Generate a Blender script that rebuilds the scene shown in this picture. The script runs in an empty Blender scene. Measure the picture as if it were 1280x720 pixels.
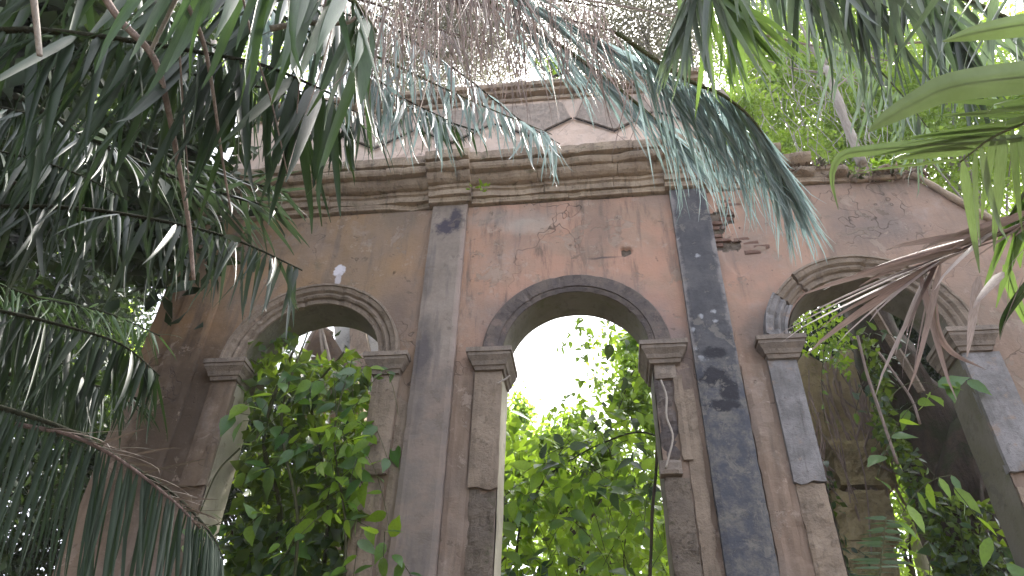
import bpy, bmesh, math, random
import numpy as np
from mathutils import Vector, Matrix, noise

SC = bpy.context.scene
COL = SC.collection
R = math.radians
rnd = random.Random(7)

# ------------------------------------------------------------------ camera
CAM = Vector((0.0, -6.5, 1.6))
FPX = 900.0
PITCH, ROLL, YAW = R(37.343), R(1.875), R(-7.95)
FWD = Vector((math.sin(YAW)*math.cos(PITCH), math.cos(YAW)*math.cos(PITCH), math.sin(PITCH)))
_r0 = Vector((math.cos(YAW), -math.sin(YAW), 0)); _u0 = _r0.cross(FWD)
RGT = _r0*math.cos(ROLL) + _u0*math.sin(ROLL)
UPV = -_r0*math.sin(ROLL) + _u0*math.cos(ROLL)
cd = bpy.data.cameras.new('camera'); cam = bpy.data.objects.new('camera', cd); COL.objects.link(cam)
m = Matrix((RGT, UPV, -FWD)).transposed().to_4x4(); m.translation = CAM
cam.matrix_world = m
cd.sensor_width = 36; cd.lens = FPX/1280*36; cd.clip_end = 600; cd.clip_start = 0.05
SC.camera = cam

def P(px, py, d):
    """point in the world seen at photo pixel (px,py), d metres in front of the camera measured along world y"""
    v = FWD + RGT*((px-640)/FPX) - UPV*((py-360)/FPX)
    return CAM + v*(d/v.y)
def PD(px, py, s):
    """same, s metres away along the view axis"""
    v = FWD + RGT*((px-640)/FPX) - UPV*((py-360)/FPX)
    return CAM + v*s

# ------------------------------------------------------------------ world, sun, exposure
SUN_EL, SUN_AZ = R(58), R(35)          # azimuth measured from +y towards +x: behind the facade, to the right
w = bpy.data.worlds.new('World'); SC.world = w; w.use_nodes = True
nt = w.node_tree; nt.nodes.clear()
sky = nt.nodes.new('ShaderNodeTexSky'); sky.sky_type = 'NISHITA'; sky.sun_disc = False
sky.sun_elevation = SUN_EL; sky.sun_rotation = SUN_AZ; sky.dust_density = 4.0; sky.air_density = 0.7; sky.ozone_density = 0.3
bg = nt.nodes.new('ShaderNodeBackground'); bg.inputs[1].default_value = 0.15
out = nt.nodes.new('ShaderNodeOutputWorld')
hs_ = nt.nodes.new('ShaderNodeHueSaturation'); hs_.inputs['Saturation'].default_value = .35   # humid, milky sky
nt.links.new(sky.outputs[0], hs_.inputs['Color']); nt.links.new(hs_.outputs[0], bg.inputs[0]); nt.links.new(bg.outputs[0], out.inputs[0])
sl = bpy.data.lights.new('sun', 'SUN'); sl.energy = 3.0; sl.angle = R(8); sl.color = (1, 0.95, 0.86)
so = bpy.data.objects.new('sun', sl); COL.objects.link(so)
sd = Vector((math.sin(SUN_AZ)*math.cos(SUN_EL), math.cos(SUN_AZ)*math.cos(SUN_EL), math.sin(SUN_EL)))
so.rotation_euler = sd.to_track_quat('Z', 'Y').to_euler()
so.location = (10, 20, 30)
SC.view_settings.view_transform = 'Standard'; SC.view_settings.look = 'None'
SC.view_settings.exposure = 2.5; SC.view_settings.gamma = 1; SC.view_settings.use_curve_mapping = False
SC.render.engine = 'CYCLES'
SC.cycles.max_bounces = 6; SC.cycles.diffuse_bounces = 3; SC.cycles.glossy_bounces = 2
SC.cycles.transmission_bounces = 3; SC.cycles.transparent_max_bounces = 4

# ------------------------------------------------------------------ helpers
def tag(o, label=None, cat=None, group=None, kind=None):
    if label: o['label'] = label
    if cat: o['category'] = cat
    if group: o['group'] = group
    if kind: o['kind'] = kind
    return o
def empty(name, loc, label, cat, group=None):
    o = bpy.data.objects.new(name, None); COL.objects.link(o); o.location = loc; o.empty_display_size = .1
    bpy_up.append(o)
    return tag(o, label, cat, group)
bpy_up = []
def link(name, me, mat=None, parent=None, mtx=None):
    o = bpy.data.objects.new(name, me); COL.objects.link(o)
    if mat and not me.materials: me.materials.append(mat)
    if parent is not None:
        o.parent = parent
        # parts are authored in world space: undo the parent's placement
        o.matrix_parent_inverse = Matrix.Translation(-parent.location) if parent.type == 'EMPTY' else Matrix.Identity(4)
    if mtx is not None: o.matrix_basis = mtx
    return o
def mesh_np(name, verts, faces, smooth=False):
    me = bpy.data.meshes.new(name)
    me.from_pydata([tuple(v) for v in verts] if not isinstance(verts, list) else verts, [], faces)
    if smooth: me.polygons.foreach_set('use_smooth', [True]*len(me.polygons))
    me.update(); return me
def from_bm(name, bm, smooth=False):
    bmesh.ops.recalc_face_normals(bm, faces=bm.faces[:])
    me = bpy.data.meshes.new(name); bm.to_mesh(me); bm.free()
    if smooth: me.polygons.foreach_set('use_smooth', [True]*len(me.polygons))
    return me
def catmull(pts, n):
    pts = [Vector(p) for p in pts]
    if len(pts) == 2: return [pts[0].lerp(pts[1], i/(n-1)) for i in range(n)]
    q = [pts[0]*2-pts[1]] + pts + [pts[-1]*2-pts[-2]]
    seg = len(pts)-1; out_ = []
    for i in range(n):
        u = i/(n-1)*seg; k = min(int(u), seg-1); t = u-k
        a, b, c, d = q[k], q[k+1], q[k+2], q[k+3]
        out_.append(0.5*((2*b)+(c-a)*t+(2*a-5*b+4*c-d)*t*t+(3*b-a-3*c+d)*t**3))
    return out_
def tube(pts, radii, n=6, wob=0.0, seed=0):
    """verts, faces of a tube along pts"""
    V, F = [], []
    N = len(pts); prev = None
    for i, p in enumerate(pts):
        T = (pts[min(i+1, N-1)]-pts[max(i-1, 0)]).normalized()
        if prev is None:
            a = Vector((0, 0, 1)) if abs(T.z) < .9 else Vector((1, 0, 0))
            prev = T.cross(a).normalized()
        A = (prev - T*prev.dot(T)).normalized(); B = T.cross(A); prev = A
        r = radii[i] if hasattr(radii, '__len__') else radii
        for k in range(n):
            an = 2*math.pi*k/n
            rr = r*(1+wob*noise.noise(p*3+Vector((math.cos(an), math.sin(an), seed))*1.3))
            V.append(p + A*math.cos(an)*rr + B*math.sin(an)*rr)
    for i in range(N-1):
        for k in range(n):
            F.append((i*n+k, i*n+(k+1) % n, (i+1)*n+(k+1) % n, (i+1)*n+k))
    F.append(tuple(range(n))[::-1]); F.append(tuple(range((N-1)*n, N*n)))
    return V, F
class MB:
    def __init__(s): s.v, s.f = [], []
    def add(s, v, f):
        o = len(s.v); s.v += [tuple(x) for x in v]; s.f += [tuple(i+o for i in q) for q in f]
    def box(s, x0, x1, y0, y1, z0, z1, j=0.0):
        c = [(x, y, z) for x in (x0, x1) for y in (y0, y1) for z in (z0, z1)]
        if j: c = [(a+rnd.uniform(-j, j), b+rnd.uniform(-j, j), d+rnd.uniform(-j, j)) for a, b, d in c]
        s.add(c, [(0, 1, 3, 2), (4, 6, 7, 5), (0, 4, 5, 1), (2, 3, 7, 6), (0, 2, 6, 4), (1, 5, 7, 3)])
    def build(s, name, mat, parent=None, smooth=False):
        me = mesh_np(name, s.v, s.f, smooth); return link(name, me, mat, parent)

# ------------------------------------------------------------------ materials
class NT:
    def __init__(s, name):
        s.m = bpy.data.materials.new(name); s.m.use_nodes = True; s.t = s.m.node_tree; s.t.nodes.clear()
        s.out = s.n('ShaderNodeOutputMaterial'); s.co = s.n('ShaderNodeTexCoord').outputs['Object']
    def n(s, k, **kw):
        x = s.t.nodes.new(k)
        for a, b in kw.items(): setattr(x, a, b)
        return x
    def l(s, a, b): s.t.links.new(a, b)
    def _in(s, sock, v):
        if isinstance(v, bpy.types.NodeSocket): s.l(v, sock)
        else: sock.default_value = v
    def math(s, op, a, b=0.0, c=0.0, clamp=False):
        x = s.n('ShaderNodeMath', operation=op, use_clamp=clamp)
        s._in(x.inputs[0], a); s._in(x.inputs[1], b); s._in(x.inputs[2], c); return x.outputs[0]
    def ramp(s, v, a, b, lo=0.0, hi=1.0):
        x = s.n('ShaderNodeMapRange'); x.interpolation_type = 'SMOOTHSTEP'
        s._in(x.inputs[0], v); x.inputs[1].default_value = a; x.inputs[2].default_value = b
        x.inputs[3].default_value = lo; x.inputs[4].default_value = hi; return x.outputs[0]
    def map(s, sc=(1, 1, 1), loc=(0, 0, 0)):
        x = s.n('ShaderNodeMapping'); x.inputs['Scale'].default_value = sc; x.inputs['Location'].default_value = loc
        s.l(s.co, x.inputs[0]); return x.outputs[0]
    def noise(s, scale, detail=5, rough=.6, sc=(1, 1, 1), loc=(0, 0, 0), dist=0.0):
        x = s.n('ShaderNodeTexNoise'); x.inputs['Scale'].default_value = scale; x.inputs['Detail'].default_value = detail
        x.inputs['Roughness'].default_value = rough; x.inputs['Distortion'].default_value = dist
        s.l(s.map(sc, loc), x.inputs['Vector']); return x.outputs['Fac']
    def mix(s, f, a, b):
        x = s.n('ShaderNodeMix', data_type='RGBA'); s._in(x.inputs[0], f)
        s._in(x.inputs[6], a if isinstance(a, bpy.types.NodeSocket) else (*a, 1)[:4])
        s._in(x.inputs[7], b if isinstance(b, bpy.types.NodeSocket) else (*b, 1)[:4]); return x.outputs[2]
    def xyz(s):
        x = s.n('ShaderNodeSeparateXYZ'); s.l(s.co, x.inputs[0]); return x.outputs
    def blob(s, cx, cz, rx, rz, soft=.5, amp=.6, nsc=4):
        """0..1 mask of an uneven patch at (x,z)"""
        X, _, Z = s.xyz()
        a = s.math('DIVIDE', s.math('SUBTRACT', X, cx), rx); b = s.math('DIVIDE', s.math('SUBTRACT', Z, cz), rz)
        d = s.math('SQRT', s.math('ADD', s.math('MULTIPLY', a, a), s.math('MULTIPLY', b, b)))
        nz = s.math('MULTIPLY', s.math('SUBTRACT', s.noise(nsc, 4, .65, loc=(cx, 0, cz)), .5), amp*2)
        return s.ramp(s.math('ADD', d, nz), 1.0, 1.0-soft)
    def bump(s, h, strength=.4, dist=.02):
        x = s.n('ShaderNodeBump'); x.inputs['Strength'].default_value = strength; x.inputs['Distance'].default_value = dist
        s.l(h, x.inputs['Height']); return x.outputs[0]
    def finish(s, col, rough=.9, bump=None, spec=.3):
        b = s.n('ShaderNodeBsdfPrincipled'); s._in(b.inputs['Base Color'], col); s._in(b.inputs['Roughness'], rough)
        b.inputs['Specular IOR Level'].default_value = spec
        if bump is not None: s.l(bump, b.inputs['Normal'])
        s.l(b.outputs[0], s.out.inputs[0]); return s.m

def mat_plaster():
    t = NT('old_pink_plaster'); X, Y, Z = t.xyz()
    big = t.noise(.55, 4, .55); med = t.noise(2.3, 6, .65, loc=(3, 1, 0)); fine = t.noise(22, 6, .7)
    strk = t.noise(2.2, 5, .6, sc=(2.6, 1, .35), loc=(7, 0, 2))
    pink = t.mix(t.ramp(med, .35, .7), (.43, .26, .195), (.35, .245, .19))
    tan = t.mix(t.ramp(big, .4, .62), (.34, .215, .12), (.27, .19, .125))
    mauve = t.mix(t.ramp(big, .42, .6), (.28, .205, .165), (.40, .27, .21))
    xn = t.math('ADD', X, t.math('MULTIPLY', t.math('SUBTRACT', med, .5), 1.6))
    c = t.mix(t.ramp(xn, -2.6, -1.0), tan, pink)
    c = t.mix(t.ramp(xn, 1.6, 2.5), c, mauve)
    # pale lime bloom low in streaks and grey algae
    zn = t.math('ADD', Z, t.math('MULTIPLY', t.math('SUBTRACT', big, .5), 2.2))
    c = t.mix(t.math('MULTIPLY', t.ramp(zn, 6.5, 5.2), .88), c, t.mix(t.ramp(strk, .35, .65), (.15, .115, .09), (.26, .20, .16)))
    c = t.mix(t.math('MULTIPLY', t.ramp(strk, .52, .68), .6), c, (.15, .12, .105))
    c = t.mix(t.math('MULTIPLY', t.math('MULTIPLY', t.ramp(t.noise(2.6, 6, .7, sc=(2.0, 1, .3), loc=(2, 3, 4), dist=.4), .52, .72), t.ramp(t.noise(.7, 3, .5, loc=(6, 1, 6)), .42, .58)), .75), c, (.085, .075, .07))
    c = t.mix(t.math('MULTIPLY', t.ramp(t.noise(5.5, 7, .75, loc=(1, 9, 3)), .57, .66), .45), c, (.44, .36, .31))
    c = t.mix(t.math('MULTIPLY', t.ramp(t.noise(1.4, 6, .7, loc=(9, 4, 1)), .56, .74), .55), c, (.38, .33, .31))
    c = t.mix(t.math('MULTIPLY', t.ramp(t.noise(3.1, 6, .7, loc=(2, 4, 8)), .6, .75), .5), c, (.12, .125, .085))
    c = t.mix(t.math('MULTIPLY', t.ramp(t.noise(1.1, 3, .5, loc=(11, 3, 7)), .48, .72), .6), c, (.24, .195, .175))
    c = t.mix(t.math('MULTIPLY', t.ramp(t.noise(.9, 3, .5, sc=(1.4, 1, .6), loc=(1, 13, 7)), .52, .75), .55), c, (.16, .14, .125))
    # damp line below the cornice
    c = t.mix(t.math('MULTIPLY', t.blob(-1.0, 7.7, .9, .22, .8, .5), .5), c, (.33, .30, .28))
    c = t.mix(t.math('MULTIPLY', t.blob(-4.4, 7.5, 1.0, .6, .9, .5), .7), c, (.09, .075, .065))
    c = t.mix(t.math('MULTIPLY', t.blob(-.1, 5.75, 1.35, 1.15, .35, .18), .45), c, (.17, .15, .17))
    c = t.mix(t.math('MULTIPLY', t.blob(-4.55, 4.9, .75, 1.9, .8, .5), .88), c, (.075, .055, .04))
    c = t.mix(t.math('MULTIPLY', t.blob(-2.25, 6.2, .3, .8, .8, .6), .5), c, (.13, .095, .08))
    c = t.mix(t.math('MULTIPLY', t.blob(-.75, 7.55, .5, .18, .7, .7), .5), c, (.42, .38, .34))
    c = t.mix(t.math('MULTIPLY', t.blob(1.7, 5.8, .25, .5, .8, .7), .6), c, (.12, .10, .09))
    c = t.mix(t.blob(-3.03, 7.02, .09, .10, .25, .6, 9), c, (.62, .60, .66))
    c = t.mix(t.blob(-3.02, 6.88, .045, .13, .4, .5, 9), c, (.5, .47, .5))
    c = t.mix(t.blob(.15, 6.98, .30, .025, .9, .3, 9), c, (.13, .10, .10))
    c = t.mix(t.math('MULTIPLY', t.blob(3.3, 7.2, .9, .5, .9, .5), .5), c, (.16, .15, .155))
    c = t.mix(t.math('MULTIPLY', t.ramp(fine, .62, .8), .35), c, (.45, .40, .37))
    c = t.mix(t.math('MULTIPLY', t.ramp(t.noise(60, 3, .7), .64, .72), .35), c, (.10, .08, .07))
    vor = t.n('ShaderNodeTexVoronoi', feature='DISTANCE_TO_EDGE'); vor.inputs['Scale'].default_value = 1.1
    mp = t.n('ShaderNodeVectorMath', operation='ADD'); t.l(t.map((1, 1, .6)), mp.inputs[0])
    nn = t.n('ShaderNodeTexNoise'); nn.inputs['Scale'].default_value = 3; t.l(t.co, nn.inputs['Vector']); t.l(nn.outputs['Color'], mp.inputs[1])
    t.l(mp.outputs[0], vor.inputs['Vector'])
    crack = t.math('MULTIPLY', t.ramp(vor.outputs['Distance'], .012, .0), t.ramp(t.noise(.8, 2, .5, loc=(5, 5, 5)), .5, .62))
    c = t.mix(t.math('MULTIPLY', crack, .7), c, (.07, .055, .05))
    fl = t.ramp(t.noise(2.6, 8, .72, loc=(4, 7, 2), dist=.5), .585, .60)
    fl2 = t.ramp(t.noise(6.5, 6, .7, loc=(9, 7, 5), dist=.3), .64, .655)
    c = t.mix(t.math('MULTIPLY', fl, .6), c, t.mix(t.ramp(med, .4, .6), (.24, .20, .165), (.36, .29, .245)))
    c = t.mix(t.math('MULTIPLY', fl2, .55), c, (.13, .105, .085))
    fs = t.math('ADD', fl, fl2)
    h = t.math('SUBTRACT', t.math('ADD', t.math('MULTIPLY', fine, .5), t.math('SUBTRACT', t.math('MULTIPLY', med, 1.5), crack)), t.math('MULTIPLY', fs, .8))
    return t.finish(c, .88, t.bump(h, .55, .022), .25)
def mat_stone(name, a, b, dark, moss=None, sc=1.0, bump=.5, streak=.5):
    t = NT(name)
    n1 = t.noise(1.6*sc, 6, .65); n2 = t.noise(7*sc, 6, .7, loc=(4, 2, 1)); n3 = t.noise(30*sc, 5, .7)
    st = t.noise(3*sc, 5, .6, sc=(2.5, 1, .4), loc=(1, 6, 3))
    c = t.mix(t.ramp(n1, .35, .65), a, b)
    c = t.mix(t.math('MULTIPLY', t.ramp(st, .5, .8), streak), c, dark)
    c = t.mix(t.math('MULTIPLY', t.ramp(n2, .56, .72), .7), c, dark)
    if moss: c = t.mix(t.math('MULTIPLY', t.ramp(t.noise(2.6*sc, 6, .7, loc=(8, 8, 2)), .55, .68), .8), c, moss)
    c = t.mix(t.math('MULTIPLY', t.ramp(n3, .6, .75), .3), c, tuple(min(1, x*1.6) for x in b))
    fl = t.ramp(t.noise(4.2*sc, 7, .72, loc=(3, 7, 2), dist=.4), .575, .59)
    c = t.mix(t.math('MULTIPLY', fl, .5), c, tuple(x*.62 for x in a))
    return t.finish(c, .9, t.bump(t.math('SUBTRACT', t.math('ADD', t.math('MULTIPLY', n2, 1.4), t.math('MULTIPLY', n3, .6)), t.math('MULTIPLY', fl, .7)), bump, .025), .2)
def mat_slate():
    t = NT('blackened_pilaster_render'); X, Y, Z = t.xyz()
    n1 = t.noise(3, 6, .7); fine = t.noise(26, 6, .7)
    c = t.mix(t.ramp(n1, .35, .7), (.052, .053, .064), (.10, .099, .108))
    vor = t.n('ShaderNodeTexVoronoi'); vor.inputs['Scale'].default_value = 5.5; t.l(t.co, vor.inputs['Vector'])
    spot = t.math('MULTIPLY', t.ramp(t.math('ADD', vor.outputs['Distance'], t.math('MULTIPLY', t.math('SUBTRACT', fine, .5), .5)), .24, .12), t.ramp(t.noise(2.2, 3, .5, loc=(1, 2, 3)), .5, .56))
    c = t.mix(t.math('MULTIPLY', spot, .75), c, (.38, .40, .44))
    edge = t.math('ABSOLUTE', t.math('SUBTRACT', X, 1.215))
    c = t.mix(t.math('MULTIPLY', t.ramp(t.math('ADD', edge, t.math('MULTIPLY', t.math('SUBTRACT', n1, .5), .25)), .17, .23), .7), c, (.27, .25, .25))
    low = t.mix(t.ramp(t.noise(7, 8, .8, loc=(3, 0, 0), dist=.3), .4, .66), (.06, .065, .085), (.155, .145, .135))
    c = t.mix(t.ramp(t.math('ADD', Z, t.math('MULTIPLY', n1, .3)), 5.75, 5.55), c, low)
    low = None
    for (x, z, rx, rz) in ((1.2, 5.58, .17, .08), (1.14, 5.3, .17, .13), (1.22, 4.98, .20, .07), (1.3, 5.15, .1, .2)):
        c = t.mix(t.blob(x, z, rx, rz, .45, 1.1, 9), c, (.022, .022, .03))
    c = t.mix(t.math('MULTIPLY', t.ramp(fine, .62, .75), .3), c, (.3, .3, .3))
    fl = t.ramp(t.noise(4.5, 8, .75, loc=(3, 1, 2), dist=.5), .57, .585)
    c = t.mix(t.math('MULTIPLY', fl, .6), c, (.19, .175, .16))
    return t.finish(c, .75, t.bump(t.math('SUBTRACT', t.math('ADD', fine, n1), fl), .5, .015), .35)
def mat_pilaster_pale():
    t = NT('grey_pilaster_render'); X, Y, Z = t.xyz()
    n1 = t.noise(2, 6, .7); fine = t.noise(24, 6, .7); st = t.noise(4, 5, .6, sc=(2, 1, .3))
    c = t.mix(t.ramp(n1, .35, .68), (.30, .255, .225), (.22, .185, .16))
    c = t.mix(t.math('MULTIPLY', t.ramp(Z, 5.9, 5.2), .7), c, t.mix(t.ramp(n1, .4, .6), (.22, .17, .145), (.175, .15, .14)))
    c = t.mix(t.math('MULTIPLY', t.ramp(st, .5, .7), .55), c, (.11, .10, .105))
    c = t.mix(t.math('MULTIPLY', t.blob(-1.76, 7.56, .17, .15, .6, 1.1, 8), .9), c, (.05, .045, .07))
    c = t.mix(t.math('MULTIPLY', t.blob(-1.62, 7.64, .10, .26, .6, 1.0, 8), .9), c, (.055, .05, .07))
    c = t.mix(t.math('MULTIPLY', t.blob(-1.85, 5.75, .16, .55, .7, .5, 4), .8), c, (.07, .065, .075))
    c = t.mix(t.math('MULTIPLY', t.blob(-1.5, 6.7, .07, 1.6, .7, .4, 4), .5), c, (.35, .27, .25))
    c = t.mix(t.math('MULTIPLY', t.ramp(fine, .62, .78), .3), c, (.4, .36, .34))
    fl = t.ramp(t.noise(3.5, 8, .75, loc=(6, 1, 2), dist=.5), .585, .60)
    c = t.mix(t.math('MULTIPLY', fl, .55), c, (.17, .14, .12)); n1 = t.math('SUBTRACT', n1, fl)
    return t.finish(c, .85, t.bump(t.math('ADD', fine, n1), .4, .015), .3)
def mat_leaf(name, cols, rough=.38, trans=.35, tcol=None, spec=.5, island=False, vein=0.0, coat=0.0):
    """leaf shader: cols = list of 2-4 colours picked per leaf"""
    t = NT(name)
    if island: r = t.n('ShaderNodeNewGeometry').outputs['Random Per Island']
    else: r = t.n('ShaderNodeObjectInfo').outputs['Random']
    cr = t.n('ShaderNodeValToRGB'); e = cr.color_ramp.elements
    e[0].color = (*cols[0], 1); e[0].position = 0; e[1].color = (*cols[-1], 1); e[1].position = 1
    for i, cc in enumerate(cols[1:-1]):
        x = e.new((i+1)/(len(cols)-1)); x.color = (*cc, 1)
    t.l(r, cr.inputs[0]); c = cr.outputs[0]
    nz = t.noise(9, 4, .6)
    hs = t.n('ShaderNodeHueSaturation'); t._in(hs.inputs['Value'], t.ramp(nz, .3, .7, .75, 1.25)); t.l(c, hs.inputs['Color']); c = hs.outputs[0]
    b = t.n('ShaderNodeBsdfPrincipled'); t.l(c, b.inputs['Base Color']); b.inputs['Roughness'].default_value = rough
    b.inputs['Specular IOR Level'].default_value = spec
    b.inputs['Coat Weight'].default_value = coat; b.inputs['Coat Roughness'].default_value = .25
    tr = t.n('ShaderNodeBsdfTranslucent')
    if tcol: t._in(tr.inputs[0], t.mix(.75, c, tcol))
    else: t.l(c, tr.inputs[0])
    mx = t.n('ShaderNodeMixShader'); mx.inputs[0].default_value = trans
    t.l(b.outputs[0], mx.inputs[1]); t.l(tr.outputs[0], mx.inputs[2]); t.l(mx.outputs[0], t.out.inputs[0])
    return t.m
def mat_bark(name, a, b, sc=1.0, moss=None):
    t = NT(name); n1 = t.noise(5*sc, 6, .7, sc=(3, 3, .6)); n2 = t.noise(24*sc, 5, .7)
    c = t.mix(t.ramp(n1, .35, .65), a, b)
    if moss: c = t.mix(t.ramp(t.noise(3*sc, 5, .7, loc=(3, 3, 3)), .48, .62), c, moss)
    return t.finish(c, .9, t.bump(t.math('ADD', n1, t.math('MULTIPLY', n2, .4)), .7, .03), .2)

M = {}
M['plaster'] = mat_plaster()
M['slate'] = mat_slate()
M['pilaster'] = mat_pilaster_pale()
M['cornice'] = mat_stone('weathered_cornice_stone', (.42, .34, .26), (.30, .24, .19), (.07, .058, .05), (.13, .12, .07), 1.6, .7, .8)
M['attic'] = mat_stone('pale_attic_render', (.62, .49, .42), (.52, .43, .38), (.17, .15, .14), None, .8, .35, .3)
M['archivolt'] = mat_stone('arch_moulding_render', (.30, .245, .20), (.22, .18, .145), (.08, .065, .055), None, 1.6, .7)
M['ring'] = mat_stone('dark_arch_ring_render', (.095, .083, .085), (.155, .128, .115), (.05, .043, .045), (.20, .15, .135), 1.8, .35)
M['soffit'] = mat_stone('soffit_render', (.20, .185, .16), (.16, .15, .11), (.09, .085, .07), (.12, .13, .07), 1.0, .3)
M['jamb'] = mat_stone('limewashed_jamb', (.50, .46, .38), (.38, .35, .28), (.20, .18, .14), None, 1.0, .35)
M['pier'] = mat_stone('pier_render', (.30, .24, .19), (.22, .175, .14), (.10, .08, .065), None, 1.5, .7, .7)
M['pier_blue'] = mat_stone('blue_grey_render', (.27, .26, .27), (.17, .165, .17), (.08, .072, .07), (.29, .225, .185), 2.2, .5, .7)
M['rough'] = mat_stone('eroded_masonry', (.20, .165, .135), (.145, .12, .10), (.055, .045, .04), (.10, .095, .055), 2.0, 1.0)
M['cap'] = mat_stone('impost_render', (.28, .235, .20), (.20, .17, .15), (.06, .05, .045), None, 2.0, .5)
M['brick'] = mat_stone('red_brick', (.32, .19, .15), (.26, .17, .14), (.11, .075, .065), (.34, .28, .25), 4, .8)
M['pebble'] = mat_stone('pebble_dash', (.56, .47, .42), (.44, .38, .34), (.28, .24, .21), None, 8, 1.0)
M['dark'] = mat_stone('dark_shadow_line', (.035, .03, .03), (.05, .045, .04), (.02, .02, .02))
M['inner'] = mat_stone('mossy_inner_masonry', (.40, .33, .20), (.28, .23, .14), (.10, .085, .055), (.22, .24, .07), 1.4, 1.0)
M['rear'] = mat_stone('pale_rear_render', (.46, .45, .42), (.36, .36, .35), (.16, .15, .14), None, 1.1, .5)
M['rootwood'] = mat_bark('pale_root', (.42, .38, .34), (.30, .26, .23))
M['twig'] = mat_bark('dry_twig', (.34, .27, .25), (.22, .17, .15), 3)
M['bark'] = mat_bark('dark_bark', (.045, .035, .028), (.075, .055, .04), 1, (.035, .04, .018))
M['palebark'] = mat_bark('pale_bark', (.36, .33, .30), (.25, .22, .20))
M['stem'] = mat_bark('green_stem', (.05, .06, .025), (.08, .075, .04), 3)
M['soil'] = mat_stone('forest_soil', (.06, .045, .03), (.09, .07, .045), (.03, .025, .02), (.04, .05, .02), .8)

YG = (.42, .62, .04)
M['palm_dark'] = mat_leaf('palm_dark', [(.009, .018, .010), (.014, .029, .013), (.022, .044, .018)], .42, .15, (.08, .16, .03), .35)
M['palm_grey'] = mat_leaf('palm_grey', [(.018, .03, .02), (.03, .045, .035), (.016, .034, .016), (.065, .08, .07)], .36, .15, (.12, .2, .08), .6)
M['palm_sky_sheen'] = mat_leaf('palm_sky_sheen', [(.19, .26, .26), (.31, .39, .42), (.08, .14, .08), (.46, .53, .57)], .32, .35, (.3, .42, .42), .8)  # pale blue sheen of the sky put into the leaf colour
M['palm_teal'] = mat_leaf('palm_teal', [(.05, .08, .06), (.09, .12, .10), (.17, .20, .20), (.05, .10, .04)], .32, .28, (.28, .42, .18), .6)
M['palm_broad'] = mat_leaf('palm_broad', [(.08, .12, .05), (.12, .16, .09), (.10, .15, .05)], .34, .3, (.28, .42, .10), .5)
M['palm_green'] = mat_leaf('palm_green', [(.05, .10, .03), (.07, .13, .04), (.09, .15, .07)], .33, .35, (.35, .55, .10), .5)
M['palm_hang'] = mat_leaf('palm_hang', [(.03, .06, .022), (.04, .08, .03), (.05, .095, .045)], .38, .25, (.15, .28, .06), .4)
M['palm_drydull'] = mat_leaf('palm_drydull', [(.10, .08, .065), (.16, .13, .11), (.07, .06, .045)], .5, .15, None, .3)
M['palm_lower'] = mat_leaf('palm_lower', [(.018, .032, .02), (.03, .046, .03), (.014, .026, .015), (.05, .065, .05)], .6, .12, (.1, .2, .06), .25)
M['palm_dry'] = mat_leaf('palm_dry', [(.21, .16, .14), (.31, .255, .235), (.15, .11, .095), (.42, .365, .34)], .62, .15, (.3, .2, .2), .4)
M['palm_dryfine'] = mat_leaf('palm_dryfine', [(.22, .175, .15), (.34, .285, .25), (.27, .215, .195), (.13, .105, .085)], .5, .25, (.4, .3, .3), .4)
M['rachis_dark'] = mat_bark('rachis_dark', (.025, .03, .018), (.04, .04, .025), 3)
M['rachis_green'] = mat_bark('rachis_green', (.09, .11, .05), (.12, .11, .06), 3)
M['rachis_dry'] = mat_bark('rachis_dry', (.20, .15, .14), (.14, .10, .09), 3)
M['vine'] = mat_leaf('vine_leaf', [(.02, .07, .03), (.035, .10, .03), (.07, .16, .03), (.03, .08, .045)], .3, .35, YG, .5)
M['vine_bright'] = mat_leaf('vine_leaf_bright', [(.12, .24, .02), (.17, .28, .03), (.08, .19, .02)], .35, .5, YG, .45)
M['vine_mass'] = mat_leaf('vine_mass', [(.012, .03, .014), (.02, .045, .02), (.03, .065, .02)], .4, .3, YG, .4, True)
M['vine_deep'] = mat_leaf('vine_leaf_deep', [(.012, .035, .02), (.02, .05, .025), (.03, .075, .025)], .35, .2, (.2, .3, .05), .4)
M['shrub'] = mat_leaf('shrub_leaf', [(.04, .12, .03), (.08, .18, .03), (.05, .13, .05)], .4, .5, YG, .4)
M['shrub_mass'] = mat_leaf('shrub_mass', [(.06, .15, .02), (.10, .20, .025), (.14, .24, .03)], .45, .55, YG, .35, True)
M['far_bright'] = mat_leaf('far_bright', [(.10, .19, .03), (.15, .25, .035), (.07, .14, .025)], .5, .55, (.5, .7, .08), .3, True)
M['far_mid'] = mat_leaf('far_mid', [(.06, .10, .03), (.09, .14, .04), (.05, .09, .03)], .5, .5, YG, .3, True)
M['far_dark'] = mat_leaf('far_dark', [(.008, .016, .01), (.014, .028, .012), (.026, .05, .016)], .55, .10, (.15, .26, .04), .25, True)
M['far_pink'] = mat_leaf('far_pink', [(.13, .115, .085), (.09, .10, .06), (.19, .17, .14)], .6, .3, (.4, .4, .25), .3, True)
M['litter'] = mat_leaf('litter', [(.20, .15, .11), (.28, .22, .18), (.12, .09, .07), (.08, .10, .05)], .7, .2, None, .2, True)

# ------------------------------------------------------------------ ground
def ground():
    V, F = [], []; n = 60
    for i in range(n+1):
        for j in range(n+1):
            u, v = (i/n*2-1), (j/n*2-1)
            x, y = 160*u*abs(u)**.7, 160*v*abs(v)**.7
            z = .12*noise.noise(Vector((x*.3, y*.3, 0))) if abs(x) < 60 and abs(y) < 60 else 0
            V.append((x, y, z-.05))
    for i in range(n):
        for j in range(n):
            a = i*(n+1)+j; F.append((a, a+n+1, a+n+2, a+1))
    o = link('ground', mesh_np('ground', V, F, True), M['soil']); tag(o, kind='structure')
ground()

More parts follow.
